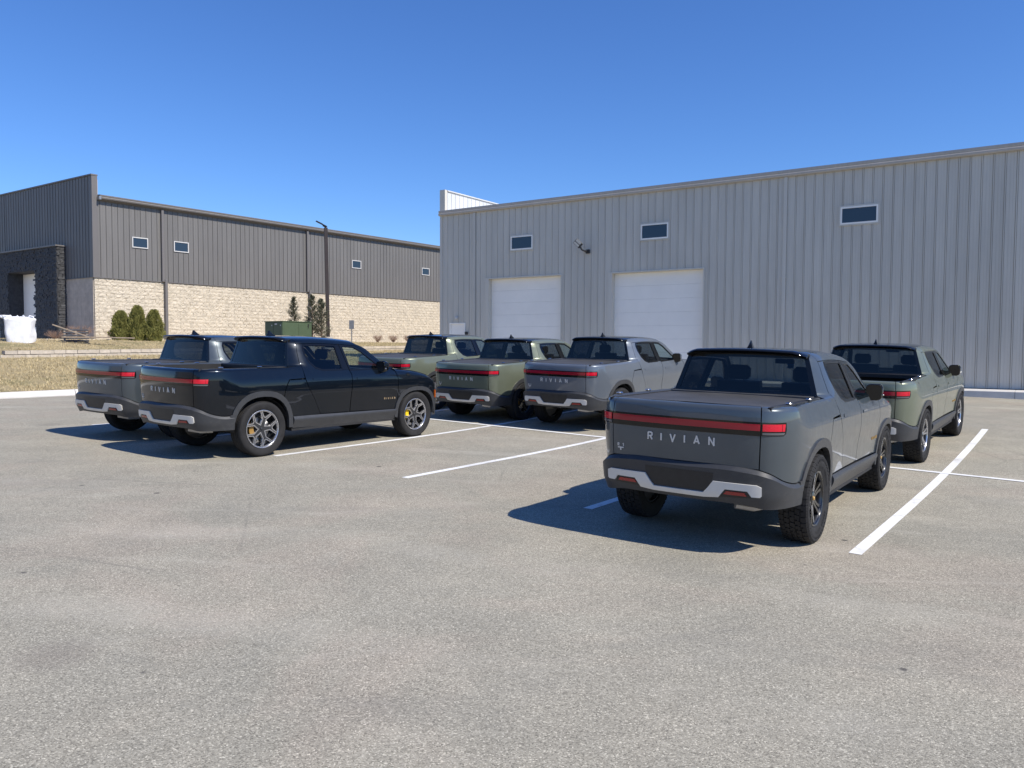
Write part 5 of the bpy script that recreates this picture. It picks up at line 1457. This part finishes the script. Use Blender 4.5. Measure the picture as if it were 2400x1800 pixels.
for k in range(6): link('slat', MB().box(-.5, .5, -.5+k*.2, -.39+k*.2, .06, .08).me('slat'), M['ledge'], p2_)
for k in range(3): link('runner', MB().box(-.5+k*.45, -.42+k*.45, -.5, .6, .0, .059).me('runner'), M['wood'], p2_)
# ---------------------------------------------------------------- buildings across the road, mirrored in paint and glass
def far_building(x, y, ang, w_, d_, h, wallm, label, gable):
    e = empty('workshop', (x, y, 2.1), R(ang)); tag(e, label, 'workshop')
    mb = MB(); mb.prism([(-w_/2, -1), (w_/2, -1), (w_/2, h), (0, h+gable), (-w_/2, h)], 0, d_, lambda a, b, d: (a, d, b)); link('wall', mb.me('wall'), wallm, e)
    mb = MB(); mb.prism([(-w_/2-.4, h), (-w_/2-.4, h+.35), (0, h+gable+.35), (w_/2+.4, h+.35), (w_/2+.4, h), (0, h+gable+.02)], -.3, d_+.3, lambda a, b, d: (a, d, b)); link('roof', mb.me('roof'), M['trim_l'], e)
    k = int(w_/6)
    for i in range(k):
        a = -w_/2+w_*(i+.5)/k; link('door', MB().box(a-1.8, a+1.8, -.06, -.002, -.5, 3.6).me('door'), M['odoor'], e); link('window', MB().box(a-.6, a+.6, -.07, -.002, 4.4, 5.2).me('window'), M['winglass'], e)
    return e
far_building(-64, -4, -92, 30, 20, 6.5, M['side_l'], 'grey gabled workshop off to the left, seen only mirrored in the rear windows', 2.2)
far_building(-58, -36, -62, 26, 20, 6.0, M['split'], 'tan workshop off to the left behind the camera, mirrored in the tailgates', 1.6)
far_building(-38, -62, -32, 26, 20, 6.5, M['side_r'], 'light grey workshop behind the camera, mirrored in the tailgates', 0.6)
# ---------------------------------------------------------------- the trucks
GREY = (.078, .094, .106); GREY2 = (.145, .165, .19); GREEN = (.168, .188, .138); BLACK = (.004, .007, .012)
build_truck('dark grey pickup truck nearest to the camera, covered bed and black wheels', 2.18, 8.23, 35.0, .018, GREY, 'at', 'black', True)
build_truck('glossy black pickup truck with machined spoke wheels and yellow calipers', -4.68, 12.86, 36.3, .02, BLACK, 'road', 'sport', False)
build_truck('dark grey pickup truck farthest left, mostly hidden behind the black truck', -6.68, 14.68, 34.2, .0, GREY, 'road', 'sport', True)
build_truck('blue grey pickup truck in front of the right overhead door', 1.52, 17.00, 37.2, .03, GREY2, 'road', 'sport', True)
build_truck('green pickup truck in the middle of the far row with its whole tailgate showing', -.50, 18.46, 35.6, -.05, GREEN, 'at', 'black', True)
build_truck('green pickup truck at the left end of the far row, behind the black truck', -2.66, 20.46, 36.8, -.02, GREEN, 'at', 'bright', True)
build_truck('green pickup truck on the far right with open bed and bright wheels', 5.91, 13.33, 37.5, .0, GREEN, 'at', 'bright', False)
